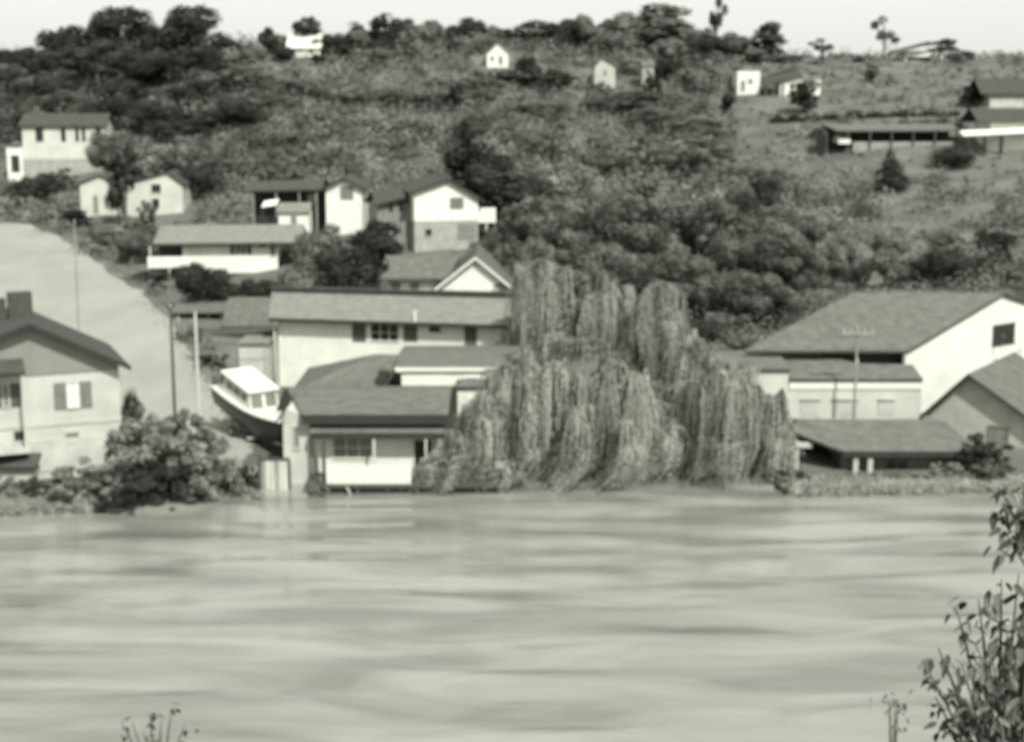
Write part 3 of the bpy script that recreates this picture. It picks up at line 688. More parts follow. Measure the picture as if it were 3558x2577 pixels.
# long low carport on the hill road
H = House('long_carport', 'long low flat-roofed carport dug into the right hillside', 2850, 210, 3330, 210, 490, zat(512,210), cat='carport')
w = H.W/2; e = H.h(452)
H.roof = MB().slab([(-w+2,-0.6,e),(w+0.5,-0.6,e+0.05),(w+0.5,5.5,e+0.75),(-w+1.2,5.5,e+0.75)],0.25).build('roof', ROOFM, H.root)
box('back_wall', WOODD, H.root, -w+0.4, w, 4.6, 4.9, -1, e+0.3); box('side_wall', WOODD, H.root, -w+0.4, -w+0.7, 0, 4.58, -1, e+0.1)
box('front_parapet', WOOD, H.root, -w+4.5, w, -0.3, -0.1, -0.6, 0.75)
for i in range(7): x = -w+0.8+i*(2*w-1.2)/6; box('post', WOODD, H.root, x-0.1, x+0.1, -0.55, -0.35, -1, e-0.2)

# --- right bank: big white gable house
H = House('big_gable_house', 'big house with broad grey roof and tall white gable at right', 3160, 88, 3830, 88, 1300, 1.0)
w = H.W/2
t = 0.16; YR = 5.5
ridge = H.hit(3492,1016,off=YR); pk = ridge[0]; top = ridge[1]
xr = H.hit(2962,1016,off=YR)[0]; xe = H.hit(2585,1228,off=-0.4)[0]; zev = H.hit(2900,1217,off=-0.4)[1]; ax_ = -w-0.28
dirx, diry = pk-ax_, YR+0.4; ln_ = math.hypot(dirx, diry); dirx /= ln_; diry /= ln_; nx_, ny_ = diry, -dirx      # the end wall runs back to the right
def gw(sv, z, d): return (ax_+dirx*sv+nx_*d, -0.4+diry*sv+ny_*d, z)
prof = [(0.15,-1.5),(2*ln_-0.15,-1.5),(2*ln_-0.15,zev-0.1),(ln_,top-0.1),(0.15,zev-0.1)]
vs = [gw(a, z, -0.25) for a, z in prof] + [gw(a, z, -0.45) for a, z in prof]
MB().add(vs, [(0,1,2,3,4),(9,8,7,6,5)]+[(k,5+k,5+(k+1)%5,(k+1)%5) for k in range(5)]).build('wall', WHITE, H.root)
r = MB()
r.slab([(xe,-0.4,zev),(ax_,-0.4,zev),(pk,YR,top),(xr,YR,top)],t)
r.slab([(xr+0.05,YR+0.002,top),(pk,YR+0.002,top),(ax_+2*dirx*ln_,-0.4+2*diry*ln_,zev),(xr+2.4,11,zev)],t)
H.roof = r.build('roof', ROOFM, H.root)
def gwin(x0, y0, x1, y1):                  # a window on the slanting end wall
    o_ = H.Mi @ Vector((0,0,CAMH)); res = []
    for qx, qy in ((x0,y0),(x1,y1)):
        d_ = H.Mi.to_3x3() @ ray(qx, qy); p0 = Vector(gw(0,0,-0.25)); n_ = Vector((nx_,ny_,0))
        hp = o_ + d_*((p0-o_).dot(n_)/d_.dot(n_)); res.append(((hp.x-ax_)*dirx+(hp.y+0.4)*diry, hp.z))
    (a0, z1), (a1, z0_) = res
    def bx3(m_, name, par, s0, s1, q0, q1, d0, d1):
        pts = [gw(sv, z, -0.25+d) for d in (d1, d0) for sv, z in ((s0,q0),(s1,q0),(s1,q1),(s0,q1))]
        return MB().add(pts, [(0,1,2,3),(7,6,5,4),(0,4,5,1),(1,5,6,2),(2,6,7,3),(3,7,4,0)]).build(name, m_, par)
    wn = bx3(SHUT, 'window', H.root, a0-0.08, a1+0.08, z0_-0.08, z1+0.08, 0.002, 0.04)
    bx3(GLASS, 'pane', wn, a0, (a0+a1)/2-0.03, z0_, z1, 0.042, 0.06); bx3(GLASS, 'pane', wn, (a0+a1)/2+0.03, a1, z0_, z1, 0.042, 0.06)
gwin(3452, 1134, 3520, 1190)
box('main_wall', STUCCO, H.root, xe+1.4, -w-0.02, 1.2, 3.0, -1.5, zev-0.3)
xq = H.hit(2850,1240,off=1.2)[0]; H.plate('recess_shade_strip', DARK, H.root, 'front', xq, -w-0.03, 2.2, zev-0.25, 0.003, 0.05, off=1.2)  # dark strip laid on the wall as the eave shadow in the recess
q0, qz1 = H.hit(2982,1255,off=-0.6); q1, qz0 = H.hit(3122,1285,off=-0.6)
box('balcony_rail', TRIM, H.root, q0, q1, -0.62, -0.54, qz0+0.1, qz0+0.3); box('balcony_rail_post', TRIM, H.root, q0-0.12, q0, -0.62, -0.5, qz0-0.1, qz1+0.15); box('balcony_rail_post', TRIM, H.root, q1, q1+0.08, -0.62, -0.5, qz0-0.1, qz0+0.3)
xa = H.hit(2500,1290,off=-3)[0]; xm = H.hit(2745,1290,off=-3)[0]
za = H.hit(2600,1282,off=-3.05)[1]; zb = H.hit(2900,1316,off=-3.05)[1]; zu = H.hit(2700,1240,off=0.9)[1]
r = MB(); r.slab([(xa,-3.02,za),(xm,-3.02,za),(xm,1.1,zu+0.35),(xa,1.1,zu+0.35)],0.16)
r.slab([(xm+0.01,-3.05,zb),(-w-0.03,-3.05,zb),(-w-0.03,-0.7,zb+0.42),(H.hit(2980,1290,off=-0.7)[0],-0.7,zb+0.5),(xq-0.5,1.1,zu+0.2),(xm+0.01,1.1,zu+0.2)],0.16)
r.build('porch_roof', ROOFM, H.root)
box('front_wall', OFFW, H.root, xa+0.2, -w-0.03, -2.9, 1.0, -1.5, zb-0.2)
box('front_wall', OFFW, H.root, xa+0.2, xm-0.05, -2.88, 1.0, zb-0.19, za-0.18)
box('front_trim', TRIM, H.root, xm, -w-0.03, -2.98, -2.904, zb-0.62, zb-0.2)
for a, b in ((2780,2850),(2890,2985),(3050,3110)):
    ua = H.hit(a,1385,off=-2.9); ub = H.hit(b,1392,off=-2.9); H.plate('window_hood', BLOCK, H.root, 'front', ua[0], ub[0], ua[1]-0.1, ua[1], 0.003, 0.12, off=-2.9)
    H.plate('window_bay', CREAM, H.root, 'front', ua[0]+0.05, ub[0]-0.05, ua[1]-0.95, ua[1]-0.12, 0.003, 0.04, off=-2.9)

# --- low dark-porched riverside cottage on the right
H = House('riverside_cottage', 'low grey-roofed cottage with dark open porch on the right bank', 2760, 76.6, 3370, 76.6, 1600, 0.2)
w = H.W/2; ez = H.h(1572,75.9); t = 0.15
zr = zat(1455,79.6)-H.z0
xl = H.hit(2745,1470,off=3)[0]; xr2 = H.hit(3180,1462,off=3)[0]; e0 = H.hit(2930,1566,off=-0.8)[0]; e1 = H.hit(3415,1572,off=-0.8)[0]
r = MB()
r.slab([(e0,-0.8,ez+0.1),(e1,-0.8,ez+0.1),(xr2,3.0,zr),(xl+0.4,3.0,zr)],t)
r.slab([(xl-0.2,0.9,ez+0.75),(e0-0.03,-0.8,ez+0.1),(xl+0.38,2.98,zr-0.01)],t)
r.slab([(xl,3.002,zr),(xr2,3.002,zr),(e1,6.6,ez+0.1),(xl-0.6,6.6,ez+0.1)],t)
r.slab([(e1+0.01,-0.8,ez+0.1),(e1+0.01,6.6,ez+0.1),(xr2+0.01,3.0,zr)],t)
H.roof = r.build('roof', ROOFM, H.root)
p1 = H.hit(2925,1600)[0]
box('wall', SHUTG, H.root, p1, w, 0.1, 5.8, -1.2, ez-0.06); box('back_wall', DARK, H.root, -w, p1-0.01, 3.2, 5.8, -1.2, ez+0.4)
box('fascia', DARK, H.roof, e0, e1, -0.86, -0.804, ez-0.22, ez+0.08)
for px in (2972, 3022):
    uu = H.hit(px,1610,off=-0.6)[0]; box('porch_post', CREAM, H.root, uu-0.13, uu+0.13, -0.75, -0.5, -0.9, ez-0.1)
uu = H.hit(2770,1560,off=0)[0]; box('porch_post', CREAM, H.root, uu-0.1, uu+0.1, 0.0, 0.2, -0.9, ez+0.4)
H.window(3080, 1600, 3150, 1640, pane=GLASS, frame=SHUTG, mull=(2,1), off=0.1); H.window(3240, 1600, 3310, 1640, pane=GLASS, frame=SHUTG, mull=(2,1), off=0.1)
box('pale_board', CREAM, H.root, H.hit(2770,1545,off=0.4)[0], H.hit(2825,1545,off=0.4)[0], 0.4, 0.46, H.hit(2800,1548,off=0.4)[1]-0.12, H.hit(2800,1536,off=0.4)[1])

# --- gable-ended house at the right edge
H = House('right_edge_gable_house', 'tan gable-ended house with dark barge board at the right edge', 3225, 83.6, 3600, 80.2, 1450, 0.9)
w = H.W/2; pk = H.hit(3372,1305)[0]; top = H.hit(3372,1305)[1]; le = H.hit(3225,1432)[1]; re = H.hit(3600,1470)[1]
MB().prism([(-w,-1.5),(w,-1.5),(w,re),(pk,top),(-w,le)],'y',0,8).build('wall', STUCCO, H.root)
r = MB(); t=0.16; u=t+0.03; sl=(top-le)/(pk+w)
r.slab([(-w-0.35,-0.5,le-sl*0.35+u),(pk,-0.5,top+u),(pk,8.4,top+u),(-w-0.35,8.4,le-sl*0.35+u)],t)
r.slab([(pk+0.002,-0.5,top+u),(w+0.4,-0.5,re+u-0.2),(w+0.4,8.4,re+u-0.2),(pk+0.002,8.4,top+u)],t)
H.roof = r.build('roof', ROOFM, H.root)
za=le-sl*0.35+u
MB().add([(-w-0.35,-0.56,za-0.28),(pk,-0.56,top+u-0.28),(pk,-0.56,top+u-0.01),(-w-0.35,-0.56,za-0.01),(-w-0.35,-0.504,za-0.28),(pk,-0.504,top+u-0.28),(pk,-0.504,top+u-0.01),(-w-0.35,-0.504,za-0.01)],
         [(0,1,2,3),(7,6,5,4),(0,4,5,1),(1,5,6,2),(2,6,7,3),(3,7,4,0)]).build('barge_board', DARK, H.roof)
H.window(3440, 1480, 3500, 1540, pane=GREYG, frame=GABLE)

# ------------------------------------------------------------------ boat
def make_boat():
    root = empty('cabin_boat', (0,0,0)); tag(root, 'dark-hulled boat with white cabin floating between the houses', 'boat')
    Ln = 8.6; n = 14; secs = []
    for i in range(n+1):
        t = i/n; x = -Ln/2 + Ln*t
        hw = 1.5*(1-max(0,(t-0.45)/0.55)**2.2)*(0.92+0.08*min(1,t*4)); hw = max(hw, 0.03)
        zt = 1.05+0.55*t**2; zb = -0.45+0.55*max(0,t-0.72)/0.28*max(0,t-0.72)/0.28
        secs.append([(x,-hw,zt),(x,-hw*0.93,zt*0.55),(x,-hw*0.72,0.05+zb*0.3),(x,0,zb),(x,hw*0.72,0.05+zb*0.3),(x,hw*0.93,zt*0.55),(x,hw,zt)])
    vs = [p for s in secs for p in s]; k = 7
    fs = [(i*k+j,(i+1)*k+j,(i+1)*k+j+1,i*k+j+1) for i in range(n) for j in range(k-1)] + [tuple(range(k))]
    MB().add(vs, fs).build('hull', HULL, root, True)
    d = MB(); top = [s[0] for s in secs]; bot = [s[-1] for s in secs]
    dv = [(p[0],p[1]*1.02,p[2]+0.02) for p in top] + [(p[0],p[1]*1.02,p[2]+0.02) for p in bot]
    d.add(dv, [(i,i+1,n+2+i,n+1+i) for i in range(n)]); d.build('deck', DECK, root)
    g = MB()
    for side in (0,-1): g.tube([(s[side][0],s[side][1]*1.03,s[side][2]+0.05) for s in secs], 0.07, 6)
    g.build('gunwale', DECK, root)
    MB().prism([(-3.3,1.0),(0.6,1.1),(0.05,2.15),(-3.1,2.2)],'y',-1.1,1.1).build('cabin', DECK, root)
    c = root.children[-1]
    for x0,x1 in ((-2.8,-2.0),(-1.8,-1.0),(-0.8,-0.2)):
        for s in (-1,1): box('cabin_window', GREYG, c, x0, x1, s*1.105-0.015, s*1.105+0.015, 1.55, 1.95)
    for y in (-0.55,0.55): MB().add([(0.51,y-0.42,1.35),(0.51,y+0.42,1.35),(0.14,y+0.42,2.02),(0.14,y-0.42,2.02)],[(0,1,2,3)]).build('windscreen', GREYG, c)
    MB().slab([(-3.5,-1.25,2.34),(0.25,-1.25,2.30),(0.25,1.25,2.30),(-3.5,1.25,2.34)],0.12).build('cabin_roof', DECK, root)
    m = MB().box(-Ln/2-0.55,-Ln/2-0.05,-0.22,0.22,1.0,1.65); m.box(-Ln/2-0.4,-Ln/2-0.2,-0.1,0.1,-0.5,1.0); m.build('outboard_motor', HULL, root)
    r = MB(); pts = [(secs[i][0][0],secs[i][0][1]*0.95,secs[i][0][2]+0.55) for i in range(9,n)]; pts2=[(p[0],-p[1],p[2]) for p in pts]
    r.tube(pts+pts2[::-1],0.03,6); r.build('bow_rail', METAL, root)
    return root
boat = make_boat()
bc = march(888, 1535)
boat.location = (bc.x+0.1, bc.y+0.6, g1(bc.x, bc.y)+0.82); boat.rotation_euler = (0, math.radians(14), math.radians(-50)); boat.scale = (0.84, 0.80, 0.95)     # laid up bow down on the ramp
tr_ = empty('boat_trailer', (bc.x, bc.y+0.6, g1(bc.x, bc.y)), math.radians(-58)); tag(tr_, 'low two-wheeled trailer under the laid-up boat', 'trailer')
fm = MB().box(-2.6,3.4,-0.08,0.08,0.30,0.40); fm.box(-2.2,-2.0,-1.0,1.0,0.32,0.44); fm.box(0.6,0.8,-0.9,0.9,0.24,0.36); fm.build('frame', METAL, tr_)
for y in (-1.0, 1.0):
    w_ = MB().tube([(-1.2,y-0.11,0.34),(-1.2,y+0.11,0.34)],0.34,14).build('wheel', RUBBER, tr_); MB().tube([(-1.2,y-0.12,0.34),(-1.2,y+0.12,0.34)],0.15,10).build('hub', METAL, w_)

# ------------------------------------------------------------------ parked car in the carport
def make_car():
    r = empty('parked_car', (0,0,0)); tag(r, 'white car parked nose out at the left end of the carport', 'car')
    MB().prism([(-2.2,0.35),(2.2,0.35),(2.25,0.85),(1.1,0.95),(-2.2,0.95)],'x',-0.85,0.85).build('body', WHITE, r)
    MB().prism([(-1.1,0.95),(1.7,0.95),(1.1,1.45),(-0.6,1.45)],'x',-0.72,0.72).build('cabin', WHITE, r)
    MB().add([(-0.66,-1.06,1.0),(0.66,-1.06,1.0),(0.6,-0.66,1.4),(-0.6,-0.66,1.4)],[(0,1,2,3)]).build('windscreen', GREYG, r)
    for x in (-0.78,0.78):
        for y in (-1.4,1.4): MB().tube([(x-0.1,y,0.32),(x+0.1,y,0.32)],0.32,12).build('wheel', RUBBER, r)
    for x in (-0.6,0.6): MB().tube([(x,-2.24,0.72),(x,-2.19,0.72)],0.11,10).build('headlight', METAL, r)
    return r
car = make_car(); p = P(2922, 505, 211.5); car.location = (p.x, 211.5, zat(507,211.5))

# ------------------------------------------------------------------ poles
def pole(name, label, px, top, Y, base=None, m=WOODD, arm=None, r=0.13, lean=0.0):
    p = P(px, top, Y); z0 = g1(p.x, Y) if base is None else base
    o = empty(name, (p.x, Y, z0)); tag(o, label, 'pole', 'utility poles')
    h = p.z - z0
    MB().tube([(lean,0,-1),(lean*0.5,0,h/2),(0,0,h)],[r,r*0.85,r*0.7],10).build('shaft', m, o)
    MB().tube([(0,0,h),(0,0,h+0.12)],[r*0.8,0.03],8).build('cap', METAL, o)
    if arm:
        box('crossarm', m, o, -arm, arm, -0.2, -0.08, h-0.35, h-0.2)
        for x in (-arm*0.85,-arm*0.4,arm*0.4,arm*0.85): MB().tube([(x,-0.14,h-0.2),(x,-0.14,h-0.02)],[0.05,0.03],6).build('insulator', METAL, o)
pole('utility_pole', 'thin pole rising from behind the roof of the left gabled house', 258, 770, 83, m=WOOD, r=0.06, lean=-0.15)
pole('utility_pole', 'dark slender pole nearer the left house, left of the pair', 592, 1065, 79, m=WOODD, r=0.10)
pole('utility_pole', 'pale slender pole, right of the pair behind the shrubs', 678, 1088, 80.5, m=WOODP, r=0.10)
pole('utility_pole', 'pole with short crossarm in front of the big grey roof', 2980, 1140, 83.5, m=WOOD, r=0.09, arm=0.95)

# ------------------------------------------------------------------ foliage
def quads(c, nrm, size, rg, asp=0.6, along=None):
    n = len(c)
    if along is None: a = rg.normal(size=(n,3)); a -= nrm*np.sum(a*nrm,1,keepdims=True)
    else: a = along
    a /= np.linalg.norm(a,axis=1,keepdims=True)+1e-9
    b = np.cross(nrm, a); b /= np.linalg.norm(b,axis=1,keepdims=True)+1e-9
    s = size[:,None]
    v = np.empty((n,4,3)); v[:,0] = c-a*s*0.5; v[:,1] = c+b*s*asp*0.5+a*s*0.05; v[:,2] = c+a*s*0.5; v[:,3] = c-b*s*asp*0.5+a*s*0.05
    return v.reshape(-1,3)
def blob_leaves(lobes, n, size, rg, jit=0.32, shell=(0.5,1.35), squash=0.85):
    L = np.array(lobes); w = L[:,3]**2; idx = rg.choice(len(L), n, p=w/w.sum())
    d = rg.normal(size=(n,3)); d[:,2] += 0.25; d /= np.linalg.norm(d,axis=1,keepdims=True)
    rr = L[idx,3]*(shell[0]+(shell[1]-shell[0])*rg.beta(3.0,2.6,n))
    c = L[idx,:3] + d*rr[:,None]*np.array([1,1,squash])
    keep = np.ones(n,bool)
    for l in L:
        q = (c-l[:3])/np.array([1,1,squash]); keep &= ~(np.linalg.norm(q,axis=1) < l[3]*0.66)
    c, d = c[keep], d[keep]
    nn = d + rg.normal(size=d.shape)*jit; nn /= np.linalg.norm(nn,axis=1,keepdims=True)
    return quads(c, nn, size*rg.uniform(0.6,1.35,len(c)), rg)
def tree_proto(seed, kind='round', n=2600, size=0.075):          # unit tree: height 1, crown about 0.7 wide
    rg = np.random.default_rng(seed); lob = []
    if kind == 'round':
        lob.append((0,0,0.62,0.25))
        for i in range(11):
            a = rg.uniform(0,6.28); r = rg.uniform(0.10,0.27); z = rg.uniform(0.36,0.86)
            lob.append((r*math.cos(a), r*math.sin(a), z, rg.uniform(0.10,0.17)*(1.1-0.5*max(0,z-0.6))))
        lob.append((rg.uniform(-.1,.1),rg.uniform(-.1,.1),0.88,0.11))
    elif kind == 'wide':
        lob.append((0,0,0.5,0.30))
        for i in range(18):
            a = rg.uniform(0,6.28); r = rg.uniform(0.15,0.52); z = rg.uniform(0.30,0.80)*(1-0.25*r)
            lob.append((r*math.cos(a), r*math.sin(a), z, rg.uniform(0.13,0.22)))
    elif kind == 'grand':
        for i in range(58):
            a = 2.4*i + rg.uniform(-0.4,0.4); r = 0.68*math.sqrt((i+0.5)/58); z = 0.16+0.66*math.sqrt(max(0.04,1-(r/0.78)**2))*rg.uniform(0.55,1.08)
            lob.append((r*math.cos(a), r*math.sin(a), z, rg.choice([0.05,0.07,0.09,0.13])*rg.uniform(0.85,1.15)))
    elif kind == 'tall':
        for i in range(12):
            z = 0.25+0.68*i/11; a = rg.uniform(0,6.28); r = rg.uniform(0.02,0.10)
            lob.append((r*math.cos(a), r*math.sin(a), z, 0.14*(1-0.55*abs(z-0.5))*rg.uniform(0.7,1.15)))
    elif kind == 'cone':
        for i in range(14):
            z = 0.12+0.82*i/13; a = rg.uniform(0,6.28); r = 0.10*(1-z)
            lob.append((r*math.cos(a), r*math.sin(a), z, 0.03+0.20*(1-z)*rg.uniform(0.85,1.1)))
    elif kind == 'bush':
        for i in range(14):
            a = rg.uniform(0,6.28); r = rg.uniform(0,0.42); z = rg.uniform(0.25,0.72)*(1-0.5*r)
            lob.append((r*math.cos(a), r*math.sin(a), z, rg.uniform(0.16,0.28)))
    elif kind == 'loose':
        for i in range(34):
            a = rg.uniform(0,6.28); r = 0.55*rg.uniform(0.05,1)**0.6; z = rg.uniform(0.12,0.93)*(1-0.45*r)
            lob.append((r*math.cos(a), r*math.sin(a), z, rg.uniform(0.06,0.13)))
    elif kind == 'sparse':
        for i in range(9):
            a = rg.uniform(0,6.28); r = rg.uniform(0.05,0.25); z = rg.uniform(0.45,0.92)
            lob.append((r*math.cos(a), r*math.sin(a), z, rg.uniform(0.06,0.11)))
    v = blob_leaves(lob, n, size, rg)
    t = MB(); top = 0.8 if kind != 'bush' else 0.45
    r0 = 0.022 if kind != 'bush' else 0.02
    bend = rg.uniform(-0.03,0.03,2)
    t.tube([(0,0,-0.06),(bend[0],bend[1],top*0.45),(bend[0]*1.5,bend[1]*0.6,top)],[r0*1.3,r0,r0*0.3],7)
    for l in lob[1:9]:
        z0 = max(0.12, l[2]*0.55); t.tube([(bend[0],bend[1],z0),((l[0]+bend[0])*0.55,(l[1]+bend[1])*0.55,(z0+l[2])*0.52),(l[0],l[1],l[2])],[r0*0.55,r0*0.4,r0*0.15],5)
    tm = bpy.data.meshes.new('trunk'); tm.from_pydata(t.v,[],t.f); tm.materials.append(BARK)
    return v, tm
PRO = {}
def protos(kind, m, cnt, **k):
    key = (kind, m.name)
    if key not in PRO:
        PRO[key] = []
        for i in range(cnt):
            v, tm = tree_proto(hash_seed(kind)+i*7, kind, **k); PRO[key].append((np_mesh('crown', v, 4, m), tm))
    return PRO[key]
def hash_seed(s): return sum(ord(c)*(i+3) for i, c in enumerate(s))
TR = random.Random(3)
NPK = {'grand':dict(n=15000,size=0.034),'wide':dict(n=6500,size=0.062),'round':dict(n=5000,size=0.05),'tall':dict(n=2200,size=0.055),'loose':dict(n=4600,size=0.055),'cone':dict(n=2400,size=0.05),'bush':dict(n=4200,size=0.06),'sparse':dict(n=900,size=0.06)}
WFAC = {'grand':1.5,'wide':1.3,'round':0.72,'tall':0.30,'cone':0.42,'bush':1.15,'loose':1.2,'sparse':0.6}
def tree(name, label, group, px, top, Y, wpx, kind='round', m=None, zb=None, cat='tree', lean=0.0, dz=0.0):
    p = P(px, top, Y); z0 = (g1(p.x, Y) if zb is None else zb) - dz
    h = max(p.z - z0, 0.8); W = min(wpx/F*math.hypot(Y, 3), 1.45*h if kind == 'round' else 1.7*h if kind == 'loose' else 1e9)
    if kind == 'round' and W/h > 0.95: kind = 'wide'
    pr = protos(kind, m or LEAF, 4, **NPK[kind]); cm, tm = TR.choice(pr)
    o = empty(name, (p.x, Y, z0), TR.uniform(0,6.28)); tag(o, label, cat, group)
    sx = W/WFAC[kind]
    o.scale = (sx, sx, h); 
    if lean: o.rotation_euler = (0, lean, 0)
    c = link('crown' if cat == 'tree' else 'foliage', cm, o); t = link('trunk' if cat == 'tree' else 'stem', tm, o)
    return o

ORD = 'first second third fourth fifth sixth seventh eighth ninth tenth eleventh twelfth thirteenth fourteenth fifteenth sixteenth seventeenth eighteenth nineteenth twentieth'.split()
def ordinal(i): return ORD[i] if i < 20 else 'twenty-'+ORD[i-20]
def ranks(items, key): return {it: i for i, it in enumerate(sorted(items, key=key))}
# dark grove, upper left
G1 = 'trees of the dark grove upper left'
GROVE = [(400,12,292,330),(655,8,294,280),(235,78,288,260),(540,62,296,260),(100,150,282,240),(10,165,278,200),(300,130,276,320),(520,165,272,320),(700,150,276,280),
                      (180,255,262,280),(420,262,258,320),(640,285,256,300),(50,320,252,240),(330,330,246,260),(560,350,246,280),(790,250,268,240),(-90,190,275,240),(-80,350,250,220)]
for row, pick in (('top row', lambda t: t[2] > 270), ('lower row', lambda t: t[2] <= 270)):
    rk = ranks([t for t in GROVE if pick(t)], lambda t: t[0])
    for t, i in rk.items(): tree('grove_tree', f'dark leafy tree, {ordinal(i)} from the left in the {row} of the upper-left grove', G1, *t, 'round', LEAFD)
tree('dark_shade_tree', 'blackest low broad tree right of the two-storey house', None, 700, 420, 236, 330, 'round', LEAFD)
tree('shade_tree', 'mid-grey leafy tree hiding the right end of the two-storey house', None, 430, 440, 214, 250, 'round', LEAF)
tree('shade_tree', 'leafy tree with forked trunk between the two white cottages', None, 430, 575, 183, 130, 'sparse', LEAFD)
tree('shade_tree', 'broad leafy tree above the sunlit cottage roof', None, 560, 470, 206, 260, 'round', LEAF)
tree('shade_tree', 'small dark tree left of the hidden cottage', None, 120, 590, 205, 200, 'round', LEAFD)
tree('shade_tree', 'shadowed tree at the left edge below the two-storey house', None, 20, 640, 212, 170, 'round', LEAF)
for lab, px, top, Y, w, k, m in [('leafy tree overlapping the right corner of the two-storey house',385,455,208,150,'round',LEAFC),('low shrubby tree under the two-storey house basement',220,580,214,240,'loose',LEAFC),('dark tree right of the sunlit cottage',690,560,196,160,'round',LEAFD),('broad dark tree on the slope above the sunlit cottage',830,330,238,260,'round',LEAFD),
        ('dark tree running downslope from the grove, nearest the hidden wing roof',900,430,222,220,'round',LEAFC),('dark tree on the slope between grove and narrow gable house',980,500,206,180,'round',LEAFC),('leaning tree trunked before the hidden cottage',405,600,186,90,'round',LEAFD),('grey shrub before the sunlit cottage door',500,690,181,110,'loose',LEAFC)]:
    tree('slope_tree', lab, None, px, top, Y, w, k, m)
tree('narrow_dark_tree', 'narrow black tree on the ramp edge below the hidden cottage', None, 262, 730, 186, 80, 'tall', LEAFD)
# skyline trees
G2 = 'trees along the hill skyline'
SKYL = [(930,92,288,80,'round',LEAFD),(860,170,284,180,'round',LEAF),(1045,62,296,50,'tall',LEAFD),(1085,58,296,60,'tall',LEAFD),(1140,112,294,150,'round',LEAFD),(1240,78,294,70,'tall',LEAF),(1195,110,298,140,'round',LEAF),
        (1325,46,296,80,'tall',LEAFD),(1375,90,294,140,'round',LEAFD),(1450,76,296,150,'round',LEAF),(1530,80,298,140,'round',LEAF),(1630,52,294,150,'round',LEAFD),(1580,130,290,150,'round',LEAF),(1720,95,298,150,'round',LEAF),
        (1800,120,294,150,'round',LEAF),(1850,72,294,100,'tall',LEAF),(1950,52,294,200,'round',LEAFD),(2060,70,296,190,'round',LEAF),(2190,28,292,240,'round',LEAF),(2300,16,292,150,'tall',LEAF),(2140,100,288,170,'round',LEAF),
        (2390,80,290,180,'round',LEAF),(2550,100,288,170,'round',LEAF),(2460,110,286,160,'round',LEAFD),(2320,120,284,190,'round',LEAF),(2630,160,286,150,'bush',LEAF),(2740,185,288,160,'bush',LEAF),(3000,195,290,120,'bush',LEAF),
        (780,120,292,220,'round',LEAFD),(990,110,298,120,'round',LEAF),(1270,95,298,130,'round',LEAF),(1410,62,298,110,'round',LEAFD),(1500,60,298,120,'round',LEAF),(1690,80,299,130,'round',LEAF),(1770,85,299,120,'round',LEAFD),(1900,75,299,130,'round',LEAF),(2010,45,299,140,'round',LEAF),(2110,55,299,150,'round',LEAFD),(2250,30,298,150,'round',LEAF),(2350,60,297,130,'round',LEAFD),(2440,90,296,130,'round',LEAF),(2600,125,294,120,'round',LEAFD)]
for row, pick in (('rounded', lambda t: t[4] == 'round'), ('narrow', lambda t: t[4] == 'tall'), ('bushy', lambda t: t[4] == 'bush')):
    rk = ranks([t for t in SKYL if pick(t)], lambda t: t[0])
    for t, i in rk.items(): tree('skyline_tree', f'{row} tree, {ordinal(i)} {row} one from the left along the hill skyline', G2, *t)
BELOW = [(1000+i*115+TR.uniform(-30,30), 150+TR.uniform(-25,45), 284+TR.uniform(-6,4), TR.uniform(130,230), LEAFD if TR.random() < 0.4 else LEAF) for i in range(14)]
BELOW = [t for t in BELOW if not (1640 < t[0] < 1800 or 2040 < t[0] < 2160)]
for t, i in ranks(BELOW, lambda t: t[0]).items(): tree('below_skyline_tree', f'leafy tree, {ordinal(i)} from the left in the row just below the skyline', 'trees just below the skyline', *t[:4], 'round', t[4])
tree('tall_bare_tree', 'tallest thin tree spiking above the skyline right of centre', None, 2490, -25, 288, 70, 'sparse', LEAFD)
tree('leaning_tree', 'lone dark leaning tree against the sky right of the tall one', None, 2672, 78, 288, 80, 'tall', LEAFD)
tree('bushy_tree', 'small ragged tree on the skyline left of the open slope', None, 2862, 128, 284, 90, 'sparse', LEAF)
tree('slender_tree', 'slender post-like tree standing on the open right slope', None, 3030, 222, 262, 45, 'tall', LEAF)
tree('skyline_spray_tree', 'wispy bare tree left of the skyline house', None, 3075, 60, 292, 90, 'sparse', LEAF)
tree('skyline_spray_tree', 'ragged tree over the right end of the skyline house', None, 3270, 125, 288, 120, 'sparse', LEAFD)
tree('round_shrub_tree', 'rounded dark shrub at the right end of skyline house', None, 3345, 160, 286, 110, 'bush', LEAFD)
tree('dark_tree', 'dark tree in front of the veranda house', None, 2795, 285, 240, 80, 'tall', LEAFD)
tree('cypress_tree', 'black conical evergreen below the long carport', None, 3100, 515, 190, 110, 'cone', LEAFD)
tree('dark_bush_tree', 'dark shrubby tree under the right edge terrace house', None, 3340, 500, 198, 200, 'bush', LEAFD)
tree('dark_bush_tree', 'dark tree beside the pale bungalow at upper right', None, 3390, 290, 236, 130, 'round', LEAFD)
